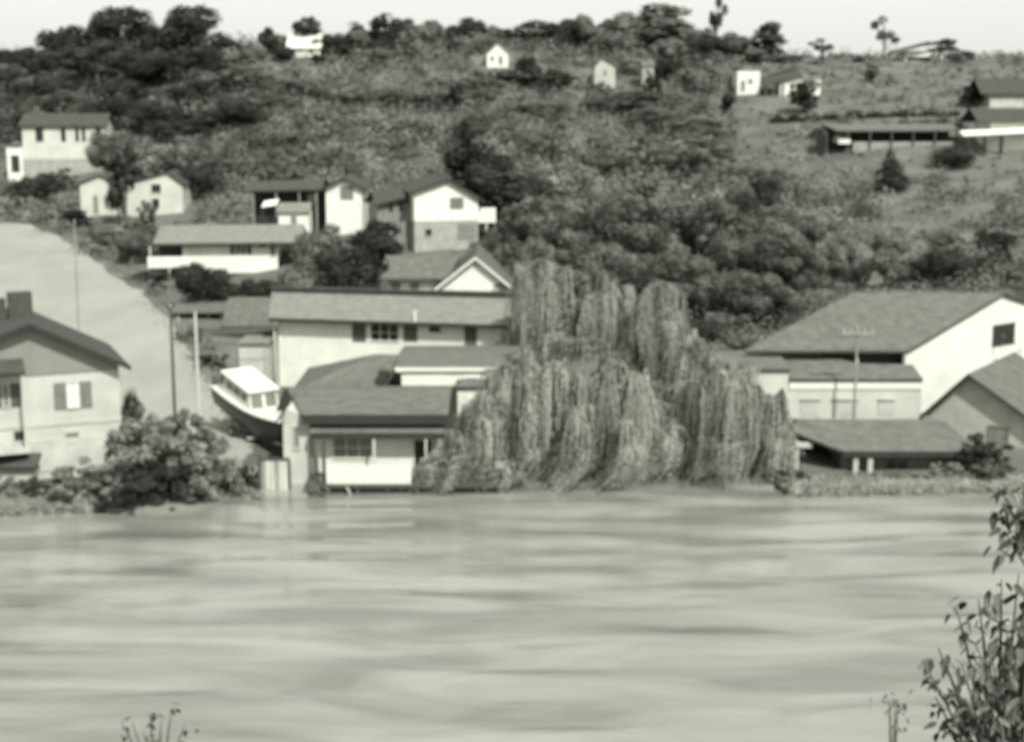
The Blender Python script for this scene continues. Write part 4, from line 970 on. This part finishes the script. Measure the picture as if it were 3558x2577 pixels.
# upper slope clumps
G3 = 'trees scattered over the upper hillside'
SCAT = [(1560,190,276,170,LEAF),(1660,240,266,160,LEAF),(1830,190,270,200,LEAFD),(1930,230,262,220,LEAFD),(1850,225,264,160,LEAFD),(2190,190,272,160,LEAF),(2320,190,268,150,LEAFD),(2400,230,262,150,LEAF),(2480,240,266,140,LEAFD),
        (1000,170,286,140,LEAFD),(1180,150,286,150,LEAFD),(1330,130,286,130,LEAFD),(1420,150,284,140,LEAFD),(1590,300,250,60,LEAFD),(2530,320,244,70,LEAFD),(1350,480,218,60,LEAFD),(1400,495,214,60,LEAFD),(2650,620,180,110,LEAFD),(2560,650,172,120,LEAF)]
hr_ = random.Random(41)
for i in range(30):
    x = hr_.uniform(950, 2650); q = hr_.uniform(300, 590); SCAT.append((int(x), int(q), 262-(q-300)*0.19, hr_.randint(55,120), LEAFD if hr_.random() < 0.7 else LEAF))
SCAT = [t for t in SCAT if not (1080 < t[0] < 1720 and t[1] > 520)]
for row, pick in (('dark', lambda t: t[4] is LEAFD), ('mid-grey', lambda t: t[4] is LEAF)):
    rk = ranks([t for t in SCAT if pick(t)], lambda t: t[0])
    for t, i in rk.items(): tree('hillside_tree', f'{row} rounded tree on the scrubby upper slope, {ordinal(i)} such from the left', G3, *t[:4], 'round', t[4])
# wood behind the willows
G4 = 'trees of the dense wood behind the willows'
WOODL = [(1650,400,180,220,LEAFD),(1740,450,178,200,LEAF),(1690,520,168,200,LEAFD),(1790,570,170,260,LEAF),(1960,560,176,300,LEAF),(2140,580,176,300,LEAF),(2330,590,176,300,LEAF),(2500,610,176,280,LEAF),(2660,690,172,250,LEAF),
        (1860,650,158,280,LEAF),(2050,660,158,320,LEAFD),(2260,680,158,320,LEAF),(2440,720,158,320,LEAFD),(2620,770,158,280,LEAF),(2790,740,164,260,LEAF),
        (1780,760,140,240,LEAFD),(1950,770,142,280,LEAFD),(2150,780,142,320,LEAFD),(2360,820,142,320,LEAFD),(2560,850,142,280,LEAFD),(2740,830,146,260,LEAF),(2920,800,150,280,LEAF),(3100,790,154,260,LEAF),(3280,780,154,260,LEAF),(3450,790,150,240,LEAFD),
        (1830,890,122,240,LEAF),(2000,900,124,260,LEAFD),(2200,930,122,280,LEAFD),(2420,960,120,300,LEAFD),(2600,960,124,260,LEAFD),(2800,920,130,260,LEAF),(2980,910,134,260,LEAFD),(3180,900,134,260,LEAF),(3380,880,134,260,LEAFD),(3520,900,130,200,LEAF),
        (2520,1060,108,240,LEAF),(2640,1030,112,200,LEAFD),(2440,1090,102,240,LEAFD),(2560,1130,100,220,LEAF),(2340,1060,106,260,LEAFD),(2660,1130,104,190,LEAF),(2470,1180,96,200,LEAF)]
wr = random.Random(21)
for Y0, py0, x0, x1 in ((152,740,1800,2800),(134,840,1760,3500),(116,960,1800,2700),(168,640,1820,2600)):
    x = x0
    while x < x1:
        WOODL.append((int(x+wr.uniform(-30,30)), int(py0+wr.uniform(-40,50)), Y0+wr.uniform(-4,4), wr.randint(170,280), LEAFD if wr.random() < 0.45 else LEAF)); x += 150 if Y0 != 134 else 190
for row, pick in (('back', lambda t: t[2] >= 165), ('second', lambda t: 147 <= t[2] < 165), ('third', lambda t: 136 <= t[2] < 147), ('front', lambda t: t[2] < 136)):
    rk = ranks([t for t in WOODL if pick(t)], lambda t: t[0])
    for t, i in rk.items(): tree('woodland_tree', f'round tree, {ordinal(i)} from left in the {row} row of the wood behind the willows', G4, *t[:4], 'round', t[4])
for lab, px, top, Y, w in [('big rounded tree of the canopy behind the willows, nearest the basement gable house',1900,650,136,430),('largest broad canopy tree, behind the middle of the willows',2170,610,138,540),('big broad canopy tree right of the largest one',2430,660,136,520),
        ('big canopy tree at the right shoulder of the wood',2660,770,130,420),('shadowy lower canopy tree directly above the middle willow',2080,800,116,470),('shadowy lower canopy tree above the right back willow',2330,830,114,500),('lower canopy tree left of the big grey roof ridge',2580,900,112,420),('lower canopy tree above the tall back willow',1840,780,120,300)]:
    tree('canopy_tree', lab, 'big canopy trees behind the willows', px, top, Y, w, 'grand', LEAFC)
for lab, px, top, Y, w, m in [('broad crown in the middle of the upper-left grove',330,120,270,420,LEAFD),('broad crown at the right flank of the upper-left grove',640,150,268,420,LEAFD),('lower broad crown above the two-storey house',180,300,246,380,LEAFC),('lower broad crown right of the two-storey house roof',480,320,242,420,LEAFD),('broad mid-grey crown at the left edge of the grove',30,210,266,320,LEAFC),('grey crown at the grove\'s right end below the skyline',800,210,262,320,LEAFC)]:
    tree('grove_tree', lab, G1, px, top, Y, w, 'grand', m)
for lab, px, top, Y, w, m in [('dark crown at the foot of the grove right of the shade trees',620,400,236,340,LEAFD),('dark crown on the grove\'s lower right slope',790,360,240,320,LEAFD),('mid-grey crown at the grove\'s lower right corner',900,300,250,300,LEAFC),('mid-grey crown between grove and hill shrubs',1010,260,258,260,LEAFC),('low dark crown above the sunlit cottage',560,500,212,260,LEAFD),('low grey crown above the balcony house',760,540,205,260,LEAFC),('low grey crown behind the narrow house wing',940,540,196,240,LEAFC)]:
    tree('grove_tree', lab, G1, px, top, Y, w, 'grand', m)
SLOPE = []
for i in range(34):
    x = hr_.uniform(980, 2650); q = hr_.uniform(240, 600)
    if (1080 < x < 1740 and q > 470) or (1640 < x < 1820 and q < 330) or (2020 < x < 2320 and q < 310) or (2450 < x and q < 380): continue
    SLOPE.append((x, q, 268-(q-240)*0.22, hr_.uniform(200,330), LEAFC if hr_.random() < 0.75 else LEAF))
for t, i in ranks(SLOPE, lambda t: t[0]).items(): tree('slope_canopy_tree', f'broad merging crown on the middle hillside, {ordinal(i)} such from the left', 'broad crowns merging over the middle hillside', *t[:4], 'grand', t[4])
# trees among the houses
for lab, px, top, Y, w, k, m in [('dark tree between the narrow gable house and the block basement',1290,760,136,210,'round',LEAFD),('leafy tree below the narrow gable house front',1120,775,135,210,'round',LEAF),
        ('dark tree directly above the left end of the long house roof',1220,850,110,260,'round',LEAFD),('grey leafy tree above the long house ridge, right of its dark neighbour',1040,880,112,230,'round',LEAF),
        ('round dark tree in front of the balcony house',700,905,125.5,220,'round',LEAFD),('leafy tree on the ramp edge left of the balcony',470,800,156,230,'round',LEAF),
        ('low bushy tree right of the narrow black tree by the ramp',370,780,172,190,'bush',LEAF),('dark tree under the balcony of the balcony house',530,930,146,170,'bush',LEAFD),
        ('dark shrubby tree above the dark shelter',800,970,128,240,'bush',LEAFD),('leafy tree beside the right wall of the basement gable house',1750,600,158,170,'tall',LEAFD),
        ('shrubby tree in front of the block basement',1690,815,138,150,'bush',LEAF),('dim tree behind the dark-porched cottage',900,960,128,200,'round',LEAFD)]:
    tree('garden_tree', lab, None, px, top, Y, w, k, m)

def hedge(label, pts, hgt, m, seed):
    rg_ = np.random.default_rng(seed); P3 = [P(*p) for p in pts]; c = P3[0]; z0 = g1(c.x, c.y)
    o = empty('terrace_hedge', (c.x, c.y, z0)); tag(o, label, 'hedge', 'hedges along the hill terraces')
    n = 3200; t = rg_.uniform(0, len(P3)-1, n); i = t.astype(int); f = t-i
    A = np.array([tuple(p) for p in P3]); xy = A[i,:2]+(A[i+1,:2]-A[i,:2])*f[:,None] + rg_.normal(size=(n,2))*0.35
    z = ground(xy[:,0], xy[:,1]) + np.abs(rg_.normal(size=n))*hgt*(0.7+0.4*np.sin(t*17))
    v = quads(np.column_stack([xy[:,0]-c.x, xy[:,1]-c.y, z-z0]), (lambda q: q/np.linalg.norm(q,axis=1,keepdims=True))(rg_.normal(size=(n,3))+np.array([0,-0.6,0.8])), rg_.uniform(0.3,0.7,n), rg_, 0.6)
    link('foliage', np_mesh('foliage', v, 4, m), o)
    sb = MB()
    for p in P3: sb.tube([(p.x-c.x,p.y-c.y,g1(p.x,p.y)-z0-0.3),(p.x-c.x,p.y-c.y,g1(p.x,p.y)-z0+hgt)],[0.08,0.03],5)
    sb.build('stem', BARK, o)
hedge('upper dark hedge line crossing the terraced right slope', [(2680,372,236),(2850,378,234),(3050,384,232),(3330,398,229)], 0.5, LEAFD, 1)
hedge('lower dark hedge line just above the long carport', [(2820,412,223),(2980,412,222),(3150,418,221),(3340,428,220)], 0.5, LEAFD, 2)
# bank shrubs
SH = [('leafy shrub with loose branches right of the left gabled house',470,1372,74.5,230,'loose',LEAF),('loose upper shrub below the pair of poles',630,1375,76.0,260,'loose',LEAF),('broad leafy shrub filling the spit between left house and ramp',560,1430,72.6,400,'loose',LEAFP),
      ('leafy shrub below the broad dark one, leaning over the ramp',690,1480,72.2,300,'loose',LEAF),('dark low shrub spreading over the left waterline',500,1575,70.6,420,'loose',LEAFD),('grey shrub hanging over water in front of the left house',250,1585,70.1,380,'loose',LEAF),
      ('shrub at the far left waterline',40,1640,69.9,330,'loose',LEAF),('pale low shrub between the two waterline shrubs on the left',380,1640,69.8,260,'loose',LEAFP),
      ('dark shrub drooping into the river below the leafy shrub',420,1610,69.7,300,'loose',LEAFD),('dark shrub at the water left of the gate, right end of the left bank',600,1600,70.4,280,'loose',LEAFD),('small dark shrub at the waterline under the left house lean-to',130,1650,69.8,220,'loose',LEAFD),
      ('round shrub on the ramp edge below the narrow black tree',330,825,174,150,'loose',LEAFD),('leafy shrub on the ramp edge below the balcony',430,885,159,170,'loose',LEAF),('dark shrub on the ramp edge left of the front round tree',535,975,141,170,'loose',LEAFD),('grey shrub on the ramp edge near the dark pole top',610,1055,127,150,'loose',LEAF),
      ('low shrub at the foot of the white hill cottage, left',1690,232,266,90,'loose',LEAF),('low shrub at the foot of the white hill cottage, right',1770,228,266,90,'loose',LEAFD),('shrub in front of the dim pale gable cottage',2080,258,256,90,'loose',LEAF),('shrub in front of the tiny shrub-framed cottage',2262,245,256,80,'loose',LEAFD),
      ('dark narrow shrub against the left house side wall',455,1330,75.8,100,'bush',LEAFD),('dark shrub just left of the board gate',865,1585,73.6,110,'loose',LEAFD),('dim shrub left of the gate shrub by the foot of the ramp',778,1575,74.0,90,'loose',LEAF),
      ('small shrub at the foot of the porch house posts',1105,1630,72.0,120,'loose',LEAF),('feathery pale shrub over the foot of the ramp',720,1600,71.4,230,'loose',LEAFP),('low pale shrub in the shallows before the gate',840,1670,71.6,180,'loose',LEAFP),
      ('pale shrub on the right bank below the cottage porch',2800,1650,74.0,120,'loose',LEAFP),('grey shrub on the right bank in front of the cottage wall',3110,1635,74.0,130,'loose',LEAF),
      ('pale shrub right of the cottage posts',3200,1640,74.0,130,'loose',LEAFP),('leafy pale shrub at the right end of the bank',3290,1595,74.6,200,'loose',LEAFP),('dark shrub against the gable-ended house',3420,1500,76.0,240,'loose',LEAFD),
      ('grey shrub near the right frame edge on the bank',3450,1590,73.6,240,'loose',LEAF),('low pale shrub beside the slim front willow',2745,1600,73.8,170,'loose',LEAFP),
      ('dark shrub growing up the ramp edge below the block shed',740,1215,103,170,'loose',LEAFD),('grey shrub on the ramp edge near the dark shelter',660,1130,114,140,'loose',LEAF)]
for lab, px, top, Y, w, k, m in SH: tree('bank_shrub', lab, None, px, top, Y, w, k, m, cat='shrub', dz=0.15)

# willows
def willow(label, px, top, Y, wpx, zlow, seed, ncl=75, hang=1.0, sweep=0.5):
    rg = np.random.default_rng(seed); p = P(px, top, Y); z0 = g1(p.x, Y); R = wpx/F*Y/2; H = p.z
    o = empty('willow_tree', (p.x, Y, z0)); tag(o, label, 'tree', 'weeping willows')
    t = MB(); H0 = H-z0
    t.tube([(0,0,-0.6),(0.1,0,H0*0.3),(0.2,0.1,H0*0.55)],[0.38,0.3,0.2],9)
    tr = t.build('trunk', BARK, o, True)
    C, Nn, A, S = [], [], [], []
    lm = MB()
    zl = zlow - z0; HL = [(rg.uniform(-0.75,0.75)*R, zl+(H0-zl)*rg.uniform(0.12,0.62), rg.uniform(0.7,1.15)) for _ in range(5)]; ncl = int(ncl*1.05)
    for k in range(ncl):
        a = rg.uniform(0, 6.283); rr = rg.uniform(0.0,1.0)**0.6; x = R*0.9*rr*math.cos(a); y = R*0.8*rr*math.sin(a)
        za = H0*(1-0.62*rr**1.5) + rg.normal()*0.3
        if rr > 0.55 and rg.uniform() < 0.5: za = rg.uniform(0.35,0.8)*za + 0.6
        if k < 7: za = H0*rg.uniform(0.86,1.0); x = rg.uniform(-0.55,0.55)*R; y = rg.uniform(-.35,.25)*R
        za = max(za, zl+0.9)
        if y < 0.1*R and any(math.hypot(x-hx, (za-1.1-hz)*0.7) < hr*0.95 for hx, hz, hr in HL[:4]): continue
        if k % 2 == 0: lm.tube([(0.15,0.05,H0*0.42),(x*0.5,y*0.5,(H0*0.42+za)*0.55),(x,y,za-0.1)],[0.11,0.07,0.02],5)
        ns = rg.integers(60,100); head = rg.uniform(0.7,1.5); drop = min(rg.uniform(2.6,5.2)*hang, za-zl); ph = rg.uniform(0,6.28)
        for s_ in range(ns):
            b = rg.uniform(0,6.283); arc = head*rg.uniform(0.12,1.0)**0.7*(0.85+0.25*math.sin(3*b+ph))
            ln = drop*(0.35+0.75*rg.uniform()**0.7)*(0.85+0.25*math.sin(2*b+ph*2)); ln = max(min(ln, za-zl), 0.5)
            m = max(5, int(ln/0.15)); u = np.linspace(0,1,m)
            ex = 1-np.exp(-u*2.8)
            near = np.clip((1.7-(za+z0-ln*u))/1.7, 0, 1)          # the tips that reach the flood are dragged by it
            px_ = x + arc*math.cos(b)*ex - sweep*near**1.4*2.2 - 0.06*u*ln
            py_ = y + arc*math.sin(b)*ex*0.95
            pz_ = za + 0.32*np.sin(np.minimum(u*5,3.14))*head - ln*u**1.35 + rg.normal()*0.08
            c = np.column_stack([px_,py_,pz_]) + rg.normal(size=(m,3))*0.02
            tg = np.gradient(c, axis=0); tg /= np.linalg.norm(tg,axis=1,keepdims=True)+1e-9
            side = rg.normal(size=(m,3))*0.22 + rg.normal(size=3)*0.35; side[:,2] *= 0.3; side += np.array([math.cos(b),math.sin(b),0.45])
            nr = side - tg*np.sum(side*tg,1,keepdims=True); nr /= np.linalg.norm(nr,axis=1,keepdims=True)+1e-9
            tg2 = tg + rg.normal(size=(m,3))*0.07
            C.append(c); Nn.append(nr); A.append(tg2); S.append(np.full(m,0.34)*rg.uniform(0.7,1.35,m)*(1.15-0.5*u))
    v = quads(np.vstack(C), np.vstack(Nn), np.concatenate(S), rg, 0.17, np.vstack(A))
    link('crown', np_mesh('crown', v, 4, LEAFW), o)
    lm.build('limb', BARK, tr)
    return o
willow('tall back willow beside the right end of the long house', 1880, 905, 89.5, 330, 3.6, 11, 60)
willow('back willow in the middle with dark hollow beneath', 2090, 985, 88.0, 420, 4.2, 12, 70)
willow('back willow at the right, thinning towards the big grey roof', 2300, 1000, 86.5, 330, 3.0, 13, 60)
willow('smaller willow stepping down between back and right front willows', 2420, 1200, 80.5, 330, 1.6, 14, 60)
willow('front left willow draped over the end of the porch house', 1830, 1250, 75.5, 480, 0.1, 15, 85, 1.1, 0.6)
willow('lowest front willow trailing its tips in the river', 1660, 1420, 73.6, 330, 0.1, 16, 60, 1.15, 0.6)
willow('central front willow sweeping down to the flood', 2130, 1290, 74.8, 520, 0.05, 17, 95, 1.15, 0.7)
willow('right front willow hanging before the pale annex walls', 2500, 1270, 75.5, 430, 0.05, 18, 80, 1.15, 0.4)
willow('slim front willow nearest the right cottage porch', 2670, 1345, 75.0, 190, 0.05, 19, 38, 1.15, 0.2)

# hillside scrub: one mass
KEEP = [(80,400,372,600,225),(20,500,90,600,225),(275,605,412,742,192),(440,605,640,745,190),(515,780,1065,950,150),(505,885,660,955,150),(965,725,1070,790,159),(908,690,965,720,160),(850,625,1265,790,162),(1285,585,1725,865,150),
        (1335,880,1780,1030,112),(890,1000,1800,1340,94),(780,1035,955,1180,119),(600,1070,780,1120,122),(830,1190,935,1320,94),(1690,150,1770,235,272),(995,100,1115,178,292),(2062,200,2142,275,262),(2230,225,2274,272,262),(2560,240,2850,335,253),
        (3100,130,3310,214,290),(3440,290,3560,385,232),(3300,415,3560,535,205),(2840,430,3335,515,210),(2490,1020,3560,1460,86)]
rg = np.random.default_rng(77)
def in_keep(px, py, rpx, y):
    k = np.zeros(len(px), bool)
    for a,b,c,d,Y in KEEP: k |= (px+rpx > a) & (px-rpx < c) & (py+rpx > b) & (py-rpx*1.0 < d) & (y < Y+7)
    return k
N = 13600
yy = np.sqrt(rg.uniform(84**2, 318**2, N)); xx = rg.uniform(-0.40,0.40,N)*yy
zz = ground(xx, yy)
sd = ramp_sd(xx, yy)
px, py = project(xx, yy, zz)
rad = np.where(rg.uniform(size=N) < 0.26, rg.uniform(1.6,3.4,N), rg.uniform(0.45,1.15,N))
clear = (px > 2560) & (py > 190) & (py < 640) & (rg.uniform(size=N) < 0.6)
clear |= (px > 3050) & (py > 640) & (py < 960) & (rg.uniform(size=N) < 0.55)
rad = np.where((px > 2560) & (py < 640), rad*0.55, rad)
wood = (px > 1780) & (yy > 126) & (yy < 172) & (py > 640) & (px < 3300) & (rg.uniform(size=N) < 0.8)
ok = ~wood & (zz > 0.4) & (sd > 0.6) & ~clear & ~((yy < 100) & (px > 930) & (px < 2250)) & ~in_keep(px, py-rad*F/yy*0.7, rad*F/yy, yy)
xx, yy, zz, rad = xx[ok], yy[ok], zz[ok], rad[ok]
print('scrub bushes', len(xx))
cnt = (np.clip(21*rad**2, 12, 190)*np.clip(200/yy, 0.8, 2.4)).astype(int); bi = np.repeat(np.arange(len(xx)), cnt); n = len(bi)
d = rg.normal(size=(n,3)); d[:,2] = np.abs(d[:,2])*1.0+0.05; d /= np.linalg.norm(d,axis=1,keepdims=True)
fl = np.where(rad > 1.5, rg.uniform(0.6,1.1,len(xx)), rg.uniform(0.8,1.6,len(xx)))[bi]
lump = 1 + 0.22*np.sin(d[:,0]*6+bi*1.7)*np.sin(d[:,1]*6+bi*2.9) + 0.15*np.sin(d[:,2]*9+bi)
c = np.column_stack([xx,yy,zz])[bi] + d*(rad[bi]*lump*rg.uniform(0.65,1.12,n))[:,None]*np.column_stack([np.ones(n),np.ones(n),fl])
nr = d + rg.normal(size=(n,3))*0.22; nr /= np.linalg.norm(nr,axis=1,keepdims=True)
v = quads(c, nr, rg.uniform(0.28,0.6,n)*np.clip(yy[bi]/210, 0.5, 1), rg, 0.7)
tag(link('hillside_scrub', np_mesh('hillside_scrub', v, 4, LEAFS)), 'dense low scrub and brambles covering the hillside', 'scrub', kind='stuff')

# bank grass: short pale blades along the waterline
N = 16000
X = np.concatenate([rg.uniform(-26, -12.5, N//2), rg.uniform(14, 33, N//2)]); Yb = np.interp(X, BX, BY) + np.abs(rg.normal(size=N))*0.8
i1 = rg.integers(2, len(IPX)-4, 5000); tt = rg.uniform(size=5000); ex = IPX[i1]+(IPX[i1+1]-IPX[i1])*tt; ey = IPY[i1]+(IPY[i1+1]-IPY[i1])*tt
X = np.concatenate([X, ex+rg.normal(size=5000)*0.6]); Yb = np.concatenate([Yb, ey+rg.normal(size=5000)*0.6])
Z = ground(X, Yb); k = (Z > -0.2) & (Yb < 130); X, Yb, Z = X[k], Yb[k], Z[k]; n = len(X)
al = np.column_stack([rg.normal(size=n)*0.45-0.15, rg.normal(size=n)*0.3, np.ones(n)]); sz = rg.uniform(0.15,0.55,n)
nr = np.column_stack([rg.normal(size=n)*0.5, -np.ones(n), np.full(n,0.4)]); nr -= al*np.sum(nr*al,1,keepdims=True)/np.sum(al*al,1,keepdims=True)
nr /= np.linalg.norm(nr,axis=1,keepdims=True)
cc = np.column_stack([X,Yb,Z+sz*0.35])
v = quads(cc, nr, sz, rg, 0.13, al/np.linalg.norm(al,axis=1,keepdims=True))
# low leafy ground cover over the right bank and the left spit
N2 = 1500; X2 = np.concatenate([rg.uniform(13.5,36,N2), rg.uniform(-34,-15.5,N2//2)]); Y2 = np.interp(X2, BX, BY) + np.concatenate([rg.uniform(-0.2,2.7,N2), rg.uniform(-0.4,1.6,N2//2)])
Z2 = ground(X2, Y2); k = (Z2 > -0.15); X2, Y2, Z2 = X2[k], Y2[k], Z2[k]; r2 = rg.uniform(0.12,0.34,len(X2)); per2 = 34; b2 = np.repeat(np.arange(len(X2)), per2); n2 = len(b2)
d2 = rg.normal(size=(n2,3)); d2[:,2] = np.abs(d2[:,2]); d2 /= np.linalg.norm(d2,axis=1,keepdims=True)
c2 = np.column_stack([X2,Y2,Z2])[b2] + d2*(r2[b2]*rg.uniform(0.5,1.1,n2))[:,None]
nn2 = d2 + rg.normal(size=(n2,3))*0.45; nn2 /= np.linalg.norm(nn2,axis=1,keepdims=True)
tag(link('bank_undergrowth', np_mesh('bank_undergrowth', quads(c2, nn2, 0.17*rg.uniform(0.6,1.3,n2), rg, 0.6), 4, LEAFP)), 'low pale undergrowth on the flooded banks', 'undergrowth', kind='stuff')
tag(link('bank_grass', np_mesh('bank_grass', v, 4, LEAFG)), 'short pale grass along the flooded bank', 'grass', kind='stuff')

# ------------------------------------------------------------------ near bank plants in front of the camera
def leaf_mesh(name, m, w=0.34):
    b = MB(); pts = [(0,0),(0.18,w*0.42),(0.45,w*0.5),(0.75,w*0.32),(1,0)]
    vs = [(x,0,-0.12*x*x) for x,_ in pts]; L = [(x,y,0.05*y-0.12*x*x) for x,y in pts[1:-1]]; R = [(x,-y,0.05*y-0.12*x*x) for x,y in pts[1:-1]]
    v = vs+L+R; f = [(0,1,5),(1,2,6,5),(2,3,7,6),(3,4,7),(0,8,1),(1,8,9,2),(2,9,10,3),(3,10,4)]
    me = bpy.data.meshes.new(name); me.from_pydata(v,[],f); me.materials.append(m); return me
NLEAF = leaf_mesh('leaf', LEAFF, 0.42)
def near_plant(name, label, cat, px, py_base, Y, branches, seed, leaf=0.2, nl=9, t0=0.15):
    rr = random.Random(seed); p = P(px, py_base, Y); z0 = g1(p.x, Y)
    o = empty(name, (p.x, Y, z0)); tag(o, label, cat)
    st = MB(); tips = []
    for bx_, by_, dy in branches:
        q = P(bx_, by_, Y+dy); e = Vector((q.x-p.x, dy, q.z-z0)); mid = Vector((e.x*0.35, e.y*0.4, e.z*0.62))
        pts = [Vector((rr.uniform(-.1,.1),rr.uniform(-.1,.1),-0.2)), mid, mid.lerp(e,0.6)+Vector((0,0,0.08)), e]
        st.tube(pts, [0.035,0.025,0.016,0.006], 6); tips.append(pts)
    stem = st.build('stem', BARK, o)
    for pts in tips:
        for i in range(nl):
            t = rr.uniform(t0,1.0); a, b = (pts[2], pts[3]) if t > 0.45 else (pts[1], pts[2])
            tl = (t-0.45)/0.55 if t > 0.45 else t/0.45
            c = a.lerp(b, tl)+Vector((rr.gauss(0,.12),rr.gauss(0,.13),rr.gauss(0,.11)))
            l = link('leaf', NLEAF, o); l.location = c; s = leaf*rr.uniform(0.65,1.3); l.scale = (s,s,s)
            l.rotation_euler = (rr.uniform(-0.6,0.6), rr.uniform(0.25,1.25), rr.uniform(0,6.28))
    return o
near_plant('leafy_bush', 'dark leafy bush rising at the bottom right foreground', 'bush', 3480, 2560, 15.0,
           [(3320,2100,0),(3260,2250,0.3),(3225,2330,-0.2),(3400,2080,0.2),(3480,2010,0.3),(3540,1990,0.1),(3560,2080,-0.2),(3420,2220,0.1),(3340,2300,-0.3),(3500,2200,0.2),(3560,2250,0),(3300,2400,0.1),(3400,2380,-0.2),(3500,2340,0.2),(3250,2420,0.3),(3570,2400,-0.1),(3450,2460,0),(3340,2480,0.2),(3440,2300,0.4),(3550,2480,0.2)], 5, 0.17, 15)
near_plant('leafy_bush', 'second dark leafy bush filling the very bottom right corner', 'bush', 3560, 2600, 13.5,
           [(3400,2350,0),(3450,2300,0.2),(3500,2260,0),(3540,2180,0.2),(3350,2420,0),(3300,2470,0.2),(3450,2400,-0.2),(3520,2380,0),(3560,2320,0.2),(3400,2470,0),(3480,2500,0.1),(3540,2450,0),(3570,2120,0.1),(3380,2260,0.4),(3300,2350,0.4),(3560,2020,0.2)], 15, 0.17, 18)
near_plant('overhanging_sapling', 'dark leafy sapling hanging in at the right edge midway', 'sapling', 3900, 2500, 17.0,
           [(3530,1700,0),(3470,1690,0.2),(3530,1770,0.1),(3490,1840,0),(3560,1740,0.3),(3560,1800,0.1),(3600,1650,0)], 8, 0.22, 14, 0.72)
near_plant('weed_sprig', 'small weed sprig poking up at the bottom left edge', 'weed', 540, 2600, 22.0,
           [(520,2470,0),(600,2455,0.2),(560,2500,-0.1),(420,2500,0.1),(460,2510,0.2),(500,2540,0),(640,2520,0.1)], 9, 0.16, 5)
near_plant('weed_clump', 'tiny dark weed clump at the bottom edge left of the bush', 'weed', 3110, 2600, 20.0, [(3090,2425,0),(3120,2432,0.1),(3110,2455,0)], 10, 0.12, 10, 0.85)
print('objects', len(bpy.data.objects), 'tris', sum(len(m.polygons)*2 for m in bpy.data.meshes))
